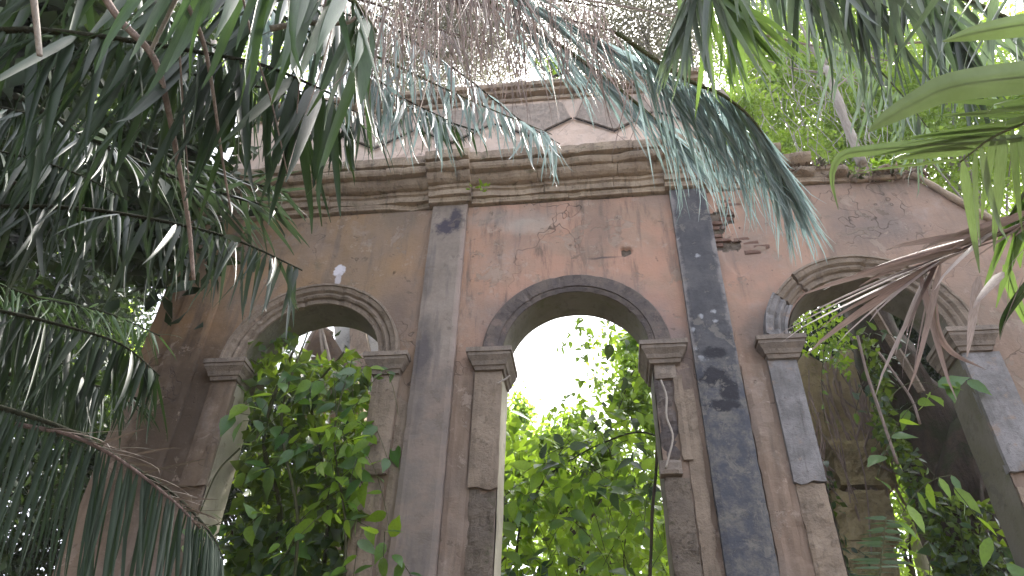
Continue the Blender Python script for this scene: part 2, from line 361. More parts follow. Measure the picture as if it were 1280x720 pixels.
# ------------------------------------------------------------------ the facade
ZS = 5.72                       # springing level of the three arches
RO, RA = 0.79, 1.01             # opening radius, outer radius of the arch mouldings
ARCH = (-3.14, -0.205, 2.78)
PIL = ((-1.94, -1.5), (1.0, 1.43))
XL, XR = -5.22, 5.3
TH = .44
def wall_top(x):
    if x < 3.86: return 7.93
    return 7.93 - (x-3.86)*1.25
FA = empty('ruined_facade', (0, 0, 0), 'ruined pink plastered facade with three round arches and a heavy stone cornice', 'ruined facade')
def nz(x, z, s=1.0, sd=0.0): return noise.noise(Vector((x*s, z*s, sd)))
def relief(x, z):
    d = .010*nz(x, z, 1.3, 2) + .005*nz(x, z, 5, 4)
    c = nz(x, z, 2.1, 9)
    if c > .38: d += .012
    if abs(x-.41) < .05 and abs(z-7.05) < .045: d += .12
    return d
def inbrick(x, z):
    return 1.45 < x < 1.70+.12*nz(0, z, 5, 1)+.05*nz(x, z, 17, 2) and 6.98+.10*nz(x, 0, 6, 3) < z < 7.70+.09*nz(x, z, 9, 5) and nz(x, z, 4.5, 12) < .32
def plaster_bay(x0, x1, cx, name='plaster_panel', extra=()):
    bm = bmesh.new(); z0 = 0.0; STEP = .05
    def patch(xs, lo, top=wall_top):
        cols = []
        for x in xs:
            l, h = lo(x), top(x); n = 44 if l > 3 else (380 if fine_ and x < cx-RO+.001 else 150)
            cols.append([bm.verts.new((x, relief(x, l+(h-l)*k/n), l+(h-l)*k/n)) for k in range(n+1)])
        for a, b in zip(cols, cols[1:]):
            for k in range(len(a)-1):
                c = (a[k].co+b[k+1].co)/2
                if inbrick(c.x, c.z): continue
                bm.faces.new((a[k], b[k], b[k+1], a[k+1]))
    fine_ = cx > 1
    def rng(a, b): 
        n = max(1, int(round((b-a)/STEP))); return [a+(b-a)*i/n for i in range(n+1)]
    fine_ = cx > 1
    patch([x0+(cx-RO-x0)*i/32 for i in range(33)] if fine_ else rng(x0, cx-RO), lambda x: z0)
    patch([cx-RO*math.cos(math.pi*i/44) for i in range(45)], lambda x: ZS+math.sqrt(max(0, RO*RO-(x-cx)**2)))
    patch(rng(cx+RO, x1), lambda x: z0)
    bmesh.ops.remove_doubles(bm, verts=bm.verts[:], dist=.0005)
    return link(name, from_bm(name, bm, True), M['plaster'], FA)
plaster_bay(XL, PIL[0][0]+.02, ARCH[0]); plaster_bay(PIL[0][1]-.02, PIL[1][0]+.02, ARCH[1]); plaster_bay(PIL[1][1]-.02, XR, ARCH[2])

def core():
    """masonry body behind the plaster skins, with its three openings"""
    mb = MB(); yf, yb = .035, TH
    edges = [XL] + [e for c in ARCH for e in (c-RO, c+RO)] + [XR]
    def slab(poly):
        """poly in x,z extruded yf..yb"""
        n = len(poly); v = [(x, yf, z) for x, z in poly]+[(x, yb, z) for x, z in poly]
        f = [tuple(range(n))[::-1], tuple(range(n, 2*n))]+[(i, (i+1) % n, (i+1) % n+n, i+n) for i in range(n)]
        mb.add(v, f)
    for i in range(0, len(edges), 2):
        a, b = edges[i], edges[i+1]
        poly = [(a, -.1), (b, -.1), (b, wall_top(b)-.01)]
        if b > 3.9: poly.append((3.86, wall_top(3.8)-.01))
        poly.append((a, wall_top(a)-.01)); slab(poly)
    for c in ARCH:
        N = 32; pts = [(c-RO*math.cos(math.pi*i/N), ZS+RO*math.sin(math.pi*i/N)) for i in range(N+1)]
        for p, q in zip(pts, pts[1:]):
            slab([p, q, (q[0], 7.92), (p[0], 7.92)])
    return mb.build('masonry_core', M['rough'], FA)
core()
def soffits():
    for ci, c in enumerate(ARCH):
        V, F = [], []; N, K = 40, 5; r = RO-.012
        for i in range(N+1):
            a = math.pi*i/N
            for k in range(K+1):
                y = -.01+(TH+.02)*k/K; rr = r+.006*nz(a*2, y*4, 1.5, ci)
                V.append((c-rr*math.cos(a), y, ZS+rr*math.sin(a)))
        for i in range(N):
            for k in range(K):
                b = i*(K+1)+k; F.append((b, b+1, b+K+2, b+K+1))
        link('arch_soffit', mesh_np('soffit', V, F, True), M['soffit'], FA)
        for s in (-1, 1):
            V, F = [], []; N = 90; x = c+s*r
            for i in range(N+1):
                z = (ZS-.2)*i/N
                for k in range(K+1):
                    y = .0+(TH+.01)*k/K
                    V.append((x+.008*nz(z, y, 3, ci+s)-(.03*s if nz(z, y, 1.7, 3*ci+s) < -1 else 0), y, z))
            for i in range(N):
                for k in range(K):
                    b = i*(K+1)+k; F.append((b, b+1, b+K+2, b+K+1))
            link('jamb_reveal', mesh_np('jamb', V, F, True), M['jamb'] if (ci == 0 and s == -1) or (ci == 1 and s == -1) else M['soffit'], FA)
soffits()

def block(name, mat, x0, x1, y0, y1, z0, z1, jag_top=0, jag_bot=0, jag_side=0, amp=.006, seed=0, step=.05, parent=FA, side_fn=None, taper=0):
    """a rendered/stone block, front and sides finely divided and uneven; jagged where broken"""
    nx = max(2, int((x1-x0)/step)); nzz = max(2, int((z1-z0)/step)); bm = bmesh.new(); grid = []
    for i in range(nx+1):
        col = []
        u = i/nx
        x = x0+(x1-x0)*u
        lo = z0+jag_bot*(nz(x, 0, 7, seed)*1.0+.3*nz(x, 0, 23, seed)); hi = z1+jag_top*(nz(x, 1, 7, seed+5)+.3*nz(x, 0, 23, seed))
        for k in range(nzz+1):
            v = k/nzz; z = lo+(hi-lo)*v
            jx = jag_side*(nz(z, 0, 6, seed+(0 if u < .5 else 9))+.4*nz(z, 0, 19, seed))*(abs(u-.5)*2)
            e = min(u, 1-u, v, 1-v)*2
            rnd_ = .012*max(0, 1-e*6)**2
            xx = x+jx+(side_fn(z, u) if side_fn else 0)
            col.append(Vector((xx, y0+rnd_+amp*nz(xx, z, 6, seed+2)+amp*.5*nz(xx, z, 19, seed+2), z)))
        grid.append(col)
    fv = [[bm.verts.new(p) for p in c] for c in grid]
    bv = [[bm.verts.new((p.x, y1, p.z)) for p in c] for c in grid]
    for i in range(nx):
        for k in range(nzz):
            bm.faces.new((fv[i][k], fv[i+1][k], fv[i+1][k+1], fv[i][k+1]))
    for k in range(nzz):
        bm.faces.new((fv[0][k], fv[0][k+1], bv[0][k+1], bv[0][k])); bm.faces.new((fv[nx][k+1], fv[nx][k], bv[nx][k], bv[nx][k+1]))
    for i in range(nx):
        bm.faces.new((fv[i+1][0], fv[i][0], bv[i][0], bv[i+1][0])); bm.faces.new((fv[i][nzz], fv[i+1][nzz], bv[i+1][nzz], bv[i][nzz]))
    me = from_bm(name, bm, False)
    return link(name, me, mat, parent)

# pilasters
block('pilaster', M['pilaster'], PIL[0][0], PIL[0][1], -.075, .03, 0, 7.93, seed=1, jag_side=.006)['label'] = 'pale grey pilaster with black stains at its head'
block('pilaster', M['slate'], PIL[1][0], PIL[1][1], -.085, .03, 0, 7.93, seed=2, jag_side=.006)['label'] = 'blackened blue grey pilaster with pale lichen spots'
block('pilaster', M['plaster'], -4.89, -4.45, -.05, .03, 0, 7.93, seed=3)
# plinth-like flat strips beside the pilasters (the pier body)
# impost caps


def impost(x0, x1, seed, broken=False):
    # stack of three mouldings that also return through the opening
    mb = MB(); ls = [(5.645, 5.72, .0), (5.575, 5.645, -.028), (5.50, 5.575, -.06)]
    bm = bmesh.new()
    prof = [(-.075, 5.49), (-.085, 5.53), (-.10, 5.535), (-.115, 5.58), (-.145, 5.625), (-.15, 5.63), (-.15, 5.665), (-.165, 5.668), (-.165, 5.72)]
    rings = []
    N = 9
    base = .075
    for p, z in prof:
        o = -p-base
        xa, xb = x0-o, x1+o
        rr = []
        path = [(xa, .02), (xa, p)] + [(xa+(xb-xa)*i/N, p) for i in range(1, N)] + [(xb, p), (xb, .02), (xb, TH-.02), (xa, TH-.02)]
        for (x, y) in path:
            j = .006
            rr.append(bm.verts.new((x+j*nz(x, z, 9, seed), y+j*nz(x, z, 11, seed+3)+(.02*max(0, nz(x, z, 6, seed+7)-.2) if broken else 0), z+.004*nz(x, y, 8, seed))))
        rings.append(rr)
    n = len(rings[0])
    for a, b in zip(rings, rings[1:]):
        for i in range(n): bm.faces.new((a[i], a[(i+1) % n], b[(i+1) % n], b[i]))
    bm.faces.new(rings[0]); bm.faces.new(rings[-1])
    return link('impost_cap', from_bm('impost_cap', bm), M['cap'], FA)
PW = .27
for i, c in enumerate(ARCH):
    impost(c-RO-PW, c-RO+.035, i*2, i == 2); impost(c+RO-.035, c+RO+PW, i*2+1, i == 1)
# pier facings: smooth upper stretch, a broken joint at about 4.3 m, eroded lower stretch
def pier(c, s, up, low, jag=.03, z_break=4.30, gap=.07, seed=0, lowrec=.03, upjag=0.0, w=PW, upbot=None):
    a, b = (c-RO-w, c-RO+.012) if s < 0 else (c+RO-.012, c+RO+w)
    block('pier_facing', M[up], a, b, -.055, .04, z_break if upbot is None else upbot, 5.49, jag_bot=jag, jag_side=upjag, seed=seed)
    block('pier_facing', M[low], a+.015, b-.015, -.055+lowrec, .04, 0, z_break-gap, jag_top=jag*.6, jag_side=.012, amp=.02, seed=seed+1, step=.035)
pier(ARCH[0], -1, 'plaster', 'plaster', seed=11)
pier(ARCH[0], 1, 'pier', 'pier', .012, 4.38, .09, seed=13, lowrec=.0)
pier(ARCH[1], -1, 'pier', 'rough', .09, 4.22, .0, seed=15, lowrec=.035)
pier(ARCH[2], -1, 'pier_blue', 'pier', .05, 4.21, .0, seed=19, lowrec=.03)
pier(ARCH[2], 1, 'pier_blue', 'pier', .05, 4.26, .13, seed=21, w=.34)
# centre opening, right side: render fallen away between two stubs
a, b = ARCH[1]+RO-.012, ARCH[1]+RO+PW
block('pier_facing', M['cap'], a+.02, b-.05, -.05, .04, 5.33, 5.49, jag_bot=.03, seed=31)
block('pier_facing', M['pier'], b-.09, b, -.05, .04, 4.45, 5.36, jag_side=.02, seed=32)
block('pier_facing', M['ring'], a+.01, b-.10, -.012, .04, 4.46, 5.32, amp=.03, jag_side=.015, seed=33, step=.03)
block('stub_stone', M['cap'], a-.03, a+.17, -.09, .04, 4.30, 4.43, jag_top=.01, jag_bot=.015, seed=34, step=.03)
block('pier_facing', M['rough'], a, b-.05, -.045, .04, 0, 4.28, jag_side=.015, jag_top=.015, amp=.02, seed=35, step=.035)
block('pier_facing', M['pier'], b-.035, b+.10, -.03, .04, 0, 5.2, jag_side=.02, jag_top=.08, amp=.012, seed=36)
block('pier_facing', M['plaster'], 1.45, 1.66, -.04, .04, 0, 5.46, jag_side=.018, jag_top=.05, amp=.012, seed=37)
# narrow raised strip beside the pale pilaster
block('pier_facing', M['plaster'], -1.49, -1.285, -.022, .04, 0, 5.85, jag_side=.004, seed=38)
block('pier_facing', M['pier'], -2.06, -1.95, -.022, .04, 0, 5.2, jag_side=.01, jag_top=.1, seed=39)

# arch mouldings
def archivolt(c, prof, mat, seed, a0=0, a1=180, name='archivolt', amp=.004):
    """prof: (radius, y) section swept round the arch"""
    bm = bmesh.new(); N = int((a1-a0)/3); rings = []
    for i in range(N+1):
        a = R(a0+(a1-a0)*i/N); rr = []
        for r, y in prof:
            q = amp*nz(a*3, r*8, 2.0, seed)+amp*.6*nz(a*9, r*8, 2, seed+1)
            ch = .05*max(0, nz(a*4, r*3, 2.0, seed+6)-.2)+.05*max(0, nz(a*9, r*3, 2.0, seed+16)-.3)
            rr.append(bm.verts.new((c-(r+q)*math.cos(a), y+ch+q, ZS+(r+q)*math.sin(a))))
        rings.append(rr)
    n = len(prof)
    for p, q in zip(rings, rings[1:]):
        for k in range(n): bm.faces.new((p[k], p[(k+1) % n], q[(k+1) % n], q[k]))
    bm.faces.new(rings[0]); bm.faces.new(rings[-1])
    return link(name, from_bm(name, bm), M[mat], FA)
PR = [(RO-.01, .03), (RO-.01, -.035), (RO+.022, -.04), (RO+.03, -.022), (RO+.055, -.024), (RO+.065, -.055), (RO+.09, -.072), (RO+.115, -.055), (RO+.125, -.05), (RO+.145, -.085), (RO+.195, -.095), (RO+.2, -.11), (RO+.225, -.11), (RO+.23, .03)]
archivolt(ARCH[0], PR, 'archivolt', 1)
archivolt(ARCH[1], [(RO-.01, .03), (RO-.01, -.02), (RO+.03, -.03), (RO+.05, -.03), (RO+.055, -.045), (RO+.2, -.05), (RO+.215, -.035), (RO+.22, .03)], 'ring', 2)['label'] = 'dark grey flat ring of the middle arch'
PR2 = [(r, y*1.1) for r, y in PR]
archivolt(ARCH[2], PR2, 'archivolt', 3, 52, 180)
archivolt(ARCH[2], [(r+.02, y-.015) for r, y in PR2], 'pier_blue', 4, 2, 32)['label'] = 'displaced bluish left foot of the right arch moulding'
archivolt(ARCH[2], [(r-.01, y+.012) for r, y in PR2[3:]]+[(RO+.02, .03)], 'archivolt', 5, 33, 50)

# bricks laid bare beside the dark pilaster
def brick_mesh(seed):
    rr = random.Random(seed); bm = bmesh.new(); bmesh.ops.create_cube(bm, size=1)
    bmesh.ops.bevel(bm, geom=bm.edges[:], offset=.07, segments=1, affect='EDGES')
    for v in bm.verts: v.co += Vector([rr.uniform(-.03, .03) for _ in range(3)])
    me = from_bm('brick', bm); me.materials.append(M['brick']); return me
bricks = [brick_mesh(s) for s in range(3)]
z = 6.92; row = 0
while z < 7.78:
    x = 1.44 - (.0 if row % 2 else .1)
    while x < 1.92:
        if not (rnd.random() < .16):
            dx = rnd.uniform(-.006, .006)
            mt = Matrix.Translation((x+.095, .058+rnd.uniform(-.014, .012), z+.03)) @ Matrix.Rotation(rnd.uniform(-.03, .03), 4, 'Y') @ Matrix.Diagonal((.185, .10, .052, 1))
            link('brick', rnd.choice(bricks), None, FA, mt)
        x += .2
    z += .068; row += 1

# cornice: four courses, breaking forward over each pilaster
CP = [ # (profile points y,z) per course, closed at the back
 [(-.035, 7.945), (-.05, 7.95), (-.052, 7.975), (-.06, 7.99), (-.06, 8.02)],
 [(-.10, 8.022), (-.105, 8.10), (-.12, 8.11), (-.135, 8.115), (-.14, 8.158)],
 [(-.175, 8.16), (-.19, 8.165), (-.225, 8.19), (-.252, 8.225), (-.262, 8.255), (-.262, 8.268)],
 [(-.30, 8.27), (-.33, 8.275), (-.352, 8.30), (-.366, 8.335), (-.366, 8.355), (-.345, 8.362), (-.35, 8.372)],
 [(-.375, 8.374), (-.40, 8.38), (-.41, 8.42), (-.415, 8.50), (-.40, 8.515)]]
def course(prof, x0, x1, off, seed, rag=0.0, e0=0, e1=0):
    bm = bmesh.new(); N = max(3, int((x1-x0)/.05)); rings = []
    y1 = .12; n = len(prof)+2
    for i in range(N+1):
        x = x0+(x1-x0)*i/N; rr = []
        chip = max(0, nz(x, seed, 1.6, 3)-.12)*.09+max(0, nz(x, seed, 6.5, 13)-.25)*.07 + (rag*max(0, nz(x, seed*1.3, 2.8, 8)+.15))
        dz = .014*nz(x, 0, .7, 5)+.004*nz(x, seed, 4, 5)
        pts = [(y1, prof[0][1])]+list(prof)+[(y1, prof[-1][1])]
        for k, (y, z) in enumerate(pts):
            if 0 < k < n-1:
                y = y-off+chip+.004*nz(x, z, 5, seed)+.003*nz(x, z*3, 14, seed)
            rr.append(bm.verts.new((x, min(y, y1), z+dz+.003*nz(x, y, 7, seed))))
        rings.append(rr)
    for a, b in zip(rings, rings[1:]):
        for k in range(n): bm.faces.new((a[k], a[(k+1) % n], b[(k+1) % n], b[k]))
    bm.faces.new(rings[0]); bm.faces.new(rings[-1])
    return link('cornice_course', from_bm('cornice_course', bm), M['cornice'], FA)
SEG = [(-5.35, -1.99, 0, 0), (-1.99, -1.45, .07, 0), (-1.45, .95, 0, 0), (.95, 1.48, .07, .02)]
for ci, prof in enumerate(CP):
    for si, (a, b, off, rag) in enumerate(SEG):
        cuts = [a-(.004*ci if off else 0)]
        while b-cuts[-1] > 1.3: cuts.append(cuts[-1]+rnd.uniform(.75, 1.25))
        if b-cuts[-1] < .35 and len(cuts) > 1: cuts.pop()
        cuts.append(b)
        for q, (c0, c1) in enumerate(zip(cuts, cuts[1:])):
            course(prof, c0, c1-(.007 if c1 < b else 0), off+rnd.uniform(-.007, .007), ci*7+si+q*.37, rag)
    if ci < 4: course(prof, 1.482, [3.15, 3.0, 2.7, 2.35][ci], -.01*ci, ci*7+9, .08)

# attic above the cornice
def attic():
    e = block('attic_wall', M['attic'], -5.1, 1.75, .10, .42, 8.40, 10.18, amp=.02, seed=41, step=.08, jag_side=.05)
    for z0, z1, p in ((10.06, 10.12, .03), (10.18, 10.25, .09), (10.25, 10.34, .15)):
        block('attic_coping', M['cornice'], -5.12-p*.3, 1.72, .10-p-.02, .44, z0+.001, z1, amp=.008, seed=int(z0*10), step=.08)
    # inverted triangles of pebble dash with shadow lines laid in as near-black rods
    def tri(pts, y0=.07, y1=.13):
        n = len(pts); mb = MB()
        mb.add([(x, y0, z) for x, z in pts]+[(x, y1, z) for x, z in pts], [tuple(range(n))[::-1], tuple(range(n, 2*n))]+[(i, (i+1) % n, (i+1) % n+n, i+n) for i in range(n)])
        mb.build('relief_panel', M['pebble'], FA)
    W = 1.10
    for k in range(-3, 2):
        cx = .42+k*W*1.02
        tri([(cx-W/2+.02, 9.62), (cx, 9.30), (cx+W/2-.02, 9.62), (cx+W/2-.14, 9.97), (cx-W/2+.14, 9.97)])
        for s in (-1, 1):
            p = [Vector((cx+s*(W/2), .075, 9.60)), Vector((cx, .075, 9.26))]
            v, f = tube(p, .014, 4); mb = MB(); mb.add(v, f); mb.build('relief_shadow_line', M['dark'], FA)
attic()

# coping roll along the broken right shoulder of the facade
pts = catmull([(3.15, -.02, 7.95), (3.6, -.03, 7.955), (3.86, -.03, 7.94), (4.15, -.03, 7.57), (4.45, -.03, 7.19), (5.2, -.03, 6.25)], 40)
pts = [p+Vector((0, 0, .012*nz(p.x, 0, 6, 3))) for p in pts]
v, f = tube(pts, [.038+.01*nz(p.x, 0, 9, 1) for p in pts], 8); mb = MB(); mb.add(v, f); mb.build('shoulder_moulding', M['cornice'], FA, True)

# loose stones on the ruined top
def rock(bm_seed, s):
    bm = bmesh.new(); bmesh.ops.create_icosphere(bm, subdivisions=2, radius=1)
    for vv in bm.verts:
        vv.co *= 1+.35*noise.noise(vv.co*1.2+Vector((bm_seed, 0, 0)))
        vv.co.x = max(-.8, min(.8, vv.co.x)); vv.co.z = max(-.6, min(.6, vv.co.z))
    return from_bm('loose_stone', bm)
rocks = []
for s in range(4):
    me = rock(s*3.1, 1); me.materials.append(M['cornice']); rocks.append(me)
st_lab = ['squarish stone lying on the broken cornice left of the pale leaning trunk', 'flat stone lying on the ruined cornice end', 'stone block on the cornice close behind the blue frond', 'small stone beside the leaf litter on the right wall top',
          'stone wedged in the roots on the right wall top', 'small grey stone on the wall top near its right shoulder']
for i, (x, z, sx, sz) in enumerate([(1.85, 8.36, .19, .10), (2.15, 8.40, .15, .09), (1.68, 8.52, .13, .11), (2.62, 8.05, .14, .08), (3.0, 8.02, .13, .08), (3.5, 8.0, .10, .06)]):
    o = link('loose_stone', rocks[i % 4]); o.location = (x, -.05, z+.02); o.scale = (sx, .13, sz); o.rotation_euler = (0, rnd.uniform(-.2, .2), rnd.uniform(0, 6))
    tag(o, st_lab[i], 'stone', 'loose stones on the ruined cornice')

# ------------------------------------------------------------------ leaves and fronds
def leaflet_mesh(name, droop, fold=.35, n=7, tipbend=0.0, mat=None, wave=0.0, bow=0.0):
    """unit leaflet: along +x, hanging towards -z, width 1 across y"""
    V, F = [], []; ang = 0; x = z = 0
    for i in range(n+1):
        u = i/n
        wdt = .5*min(1, (u*5+.25))*max(.04, (1-u**2.2))**.8
        zz = z - 0
        V += [(x, -wdt, zz+fold*wdt*.0), (x, 0, zz-fold*wdt*.0), (x, wdt, zz)]
        # the fold lifts the midrib; scaled by width later, so store in y/z ratio small
        V[-2] = (x, 0, zz+.012*fold*4*wdt)
        ang = droop*(u**1.1)+tipbend*max(0, u-.7)
        x += math.cos(ang)/n; z -= math.sin(ang)/n
        V[-3:] = [(a_, b_+bow*6*u*u*.5, c_) for a_, b_, c_ in V[-3:]]
        if wave: z += wave*math.sin(u*9)/n
    for i in range(n):
        a = i*3; F += [(a, a+1, a+4, a+3), (a+1, a+2, a+5, a+4)]
    return mesh_np(name, V, F, True)
_lf = {}
def leaflet_set(mat, droops):
    key = (mat, tuple(droops))
    if key not in _lf:
        _lf[key] = []
        for d in list(droops)*2+[droops[-1]]:
            kink = len(_lf[key]) == 2*len(droops)
            me = leaflet_mesh('leaflet', d*rnd.uniform(.7, 1.3), tipbend=3.5 if kink else rnd.uniform(0, 1.6), bow=rnd.uniform(-.12, .12)); me.materials.append(M[mat]); _lf[key].append(me)
    return _lf[key]
DOWN = Vector((0, 0, -1))
def orient(p, d, up, L, Wd, roll=0.0):
    d = d.normalized(); z = up - d*up.dot(d)
    if z.length < 1e-3: z = Vector((0, -1, 0)) - d*d.y*-1
    z.normalize(); y = z.cross(d)
    m3 = Matrix((d, y, z)).transposed().to_4x4()
    return Matrix.Translation(p) @ m3 @ Matrix.Rotation(roll, 4, 'X') @ Matrix.Diagonal((L, Wd, L, 1))
def frond(label, pts, n, L, Wd, mat, rmat, r0=.018, r1=.004, side=1.0, along=.5, down=.6, both=True, droops=(.5, .9, 1.3), Lf=None, jit=.15,
          group=None, t0=.02, up=None, sides=(-1, 1), roll=.8, cat='palm frond', missing=.04, name='palm_frond', dirfn=None):
    """pts: 3-D control points of the rachis, base first"""
    pts = [Vector(p) for p in pts]; e = empty(name, pts[0], label, cat, group)
    N = 26; c = catmull(pts, N)
    v, f = tube(c, [r0+(r1-r0)*i/(N-1) for i in range(N)], 6); mb = MB(); mb.add(v, f); mb.build('rachis', M[rmat], e, True)
    meshes = leaflet_set(mat, droops)
    upv = up or Vector((0, 0, 1))
    dense = catmull(pts, 200)
    for i in range(n):
        u = t0+(1-t0)*(i+.5)/n
        for s in sides:
            if rnd.random() < missing: continue
            uu = min(.995, max(0, u+rnd.uniform(-.4, .4)/n)); k = int(uu*198)
            p = dense[k]; T = (dense[k+1]-dense[k]).normalized(); S = T.cross(upv)
            if S.length < .1: S = Vector((1, 0, 0))
            S.normalize()
            d = S*side*s + T*along + DOWN*down
            if dirfn: d = dirfn(u, s, T, S)
            d = d.normalized() + Vector([rnd.gauss(0, jit) for _ in range(3)])
            Wr = Wd*rnd.uniform(.6, 1.25)*(.45 if rnd.random() < .12 else 1); ll = (.5 if rnd.random() < .06 else 1)*L*((Lf(u) if Lf else (.55+.45*math.sin(math.pi*min(1, u*1.0+.12)))))*rnd.uniform(.8, 1.12)
            link('leaflet', rnd.choice(meshes), None, e, orient(p, d, upv if abs(d.normalized().z) < .93 else S*s+Vector((0, -.3, 0)), ll, Wr, rnd.uniform(-roll, roll)))
    return e
def leaf_mesh(name, mat, kind='heart'):
    if kind == 'heart':
        o = [(0, 0), (-.08, .18), (.05, .42), (.35, .44), (.68, .24), (1.0, 0)]
    elif kind == 'long': o = [(0, 0), (.15, .12), (.4, .19), (.7, .13), (1, 0)]
    else: o = [(0, 0), (.10, .17), (.32, .27), (.62, .22), (.82, .11), (1.08, 0)]
    V, F = [], []
    for x, y in o: V.append((x, 0, .0-.14*x*x))
    n = len(o)
    for x, y in o[1:-1]: V.append((x, y, .10*y*1.5-.14*x*x))
    for x, y in o[1:-1]: V.append((x, -y, .10*y*1.5-.14*x*x))
    k = n-2
    F.append((0, 1, n)); F.append((0, n+k, 1))
    for i in range(1, n-2):
        F.append((i, i+1, n+i, n+i-1)); F.append((i+1, i, n+k+i-1, n+k+i))
    F.append((n-2, n-1, n+k-1)); F.append((n-1, n-2, n+2*k-1))
    me = mesh_np(name, V, F, True); me.materials.append(M[mat]); return me

def leaves_np(name, centers, size, mat, parent=None, kind='stuff', seed=0, down=.5, aspect=.45, normal_rand=1.0):
    """one mesh of many small folded leaves at the given centres (Nx3 array)"""
    rs = np.random.RandomState(seed); C_ = np.asarray(centers, float); n = len(C_)
    d = rs.normal(size=(n, 3)); d[:, 2] -= down; d /= np.linalg.norm(d, axis=1)[:, None]
    u = rs.normal(size=(n, 3)); u[:, 2] += 1.0; y = np.cross(u, d); y /= np.linalg.norm(y, axis=1)[:, None]
    z = np.cross(d, y)
    s = (size*rs.uniform(.6, 1.35, n))[:, None]
    v = np.empty((n, 6, 3))
    v[:, 0] = C_; v[:, 1] = C_+d*s*.45+y*s*aspect*.5+z*s*.08; v[:, 2] = C_+d*s-z*s*.08
    v[:, 3] = C_+d*s*.45-y*s*aspect*.5+z*s*.08; v[:, 4] = C_+d*s*.5; v[:, 5] = C_+d*s*.8
    v = v[:, :5]
    me = bpy.data.meshes.new(name); me.vertices.add(n*5); me.vertices.foreach_set('co', v.reshape(-1))
    b = (np.arange(n)*5)[:, None]
    tri = np.concatenate([b+[0, 4, 1], b+[1, 4, 2], b+[0, 3, 4], b+[3, 2, 4]], axis=1).reshape(-1)
    nt_ = n*4
    me.loops.add(nt_*3); me.loops.foreach_set('vertex_index', tri.astype(np.int32)); me.polygons.add(nt_)
    me.polygons.foreach_set('loop_start', (np.arange(nt_)*3).astype(np.int32))
    try: me.polygons.foreach_set('loop_total', np.full(nt_, 3, np.int32))
    except Exception: pass
    me.update(calc_edges=True); me.validate()
    o = link(name, me, M[mat], parent)
    if kind: o['kind'] = kind
    return o
def cloud(centre, rad, n, clumps=26, seed=0, cl=.33):
    """points bunched in clumps over an ellipsoid"""
    rs = np.random.RandomState(seed); c = rs.normal(size=(clumps, 3)); c /= np.linalg.norm(c, axis=1)[:, None]
    c *= rs.uniform(.25, 1.0, clumps)[:, None]**.6
    k = rs.randint(0, clumps, n); w_ = rs.uniform(.5, 1.2, clumps)
    p = c[k]+rs.normal(size=(n, 3))*cl*.55*w_[k][:, None]
    return p*np.array(rad)+np.array(centre), c*np.array(rad)+np.array(centre)
def tree(name, label, cat, base, crown, rad, n, size, mat, seed, trunk_r=.16, bark='bark', clumps=26, group=None, aspect=.45, limbs=9, down=.5, cl=.33):
    base, crown = Vector(base), Vector(crown); e = empty(name, base, label, cat, group)
    p, cc = cloud(crown, rad, n, clumps, seed, cl)
    o = leaves_np('crown', p, size, mat, e, None, seed, down, aspect)
    mb = MB(); mid = base.lerp(crown, .5)+Vector((rnd.uniform(-.3, .3), rnd.uniform(-.3, .3), 0))
    fork = base.lerp(crown, .72)
    c = catmull([base, mid, fork, crown], 14); v, f = tube(c, [trunk_r*(1-.8*i/13) for i in range(14)], 8, .3, seed); mb.add(v, f)
    mb.build('trunk', M[bark], e, True)
    mb = MB()
    for k in range(min(limbs, len(cc))):
        q = Vector(cc[k]); s_ = c[rnd.randint(6, 12)]; m_ = s_.lerp(q, .5)+Vector((rnd.uniform(-.2, .2), rnd.uniform(-.2, .2), rnd.uniform(0, .4)))
        v, f = tube(catmull([s_, m_, q], 8), [trunk_r*.35*(1-.85*i/7) for i in range(8)], 5); mb.add(v, f)
    mb.build('limb', M[bark], e, True)
    return e

#%%VEG%%
# ------------------------------------------------------------------ trees and walls behind the facade
def blobtree(label, px, py, d, rx, rz, n, size, mat, seed, name='jungle_tree', cat='tree', group=None, clumps=26, tr=.14, bark='bark', aspect=.45, down=.5, ry=None, cl=.33, limbs=9, bx=0, bz=0, by=.2):
    c = P(px, py, d); b = Vector((c.x+bx+rnd.uniform(-.5, .5), c.y+by, bz))
    return tree(name, label, cat, b, c, (rx, ry or rx, rz), n, size, mat, seed, tr, bark, clumps, group, aspect, limbs, down, cl)
G1 = 'jungle trees behind the ruin'
# left edge jungle
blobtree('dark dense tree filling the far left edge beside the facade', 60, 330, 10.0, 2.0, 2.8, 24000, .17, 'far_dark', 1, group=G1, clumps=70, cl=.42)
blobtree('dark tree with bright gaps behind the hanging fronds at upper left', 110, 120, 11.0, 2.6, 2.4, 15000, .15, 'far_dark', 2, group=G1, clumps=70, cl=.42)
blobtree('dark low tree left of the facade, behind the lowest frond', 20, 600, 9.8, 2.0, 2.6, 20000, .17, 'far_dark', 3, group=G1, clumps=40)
blobtree('sunlit green tree glimpsed between the fronds at left', 70, 200, 16, 3.4, 3.0, 14000, .17, 'far_bright', 4, group=G1, clumps=40)
blobtree('bright green tree glimpsed low between fronds at far left', 110, 450, 13, 2.2, 1.8, 8000, .16, 'far_bright', 5, group=G1, clumps=30)
blobtree('tree behind the left end of the attic seen through the fronds', 290, 70, 14.0, 2.6, 2.0, 9000, .16, 'far_mid', 6, group=G1, clumps=34)
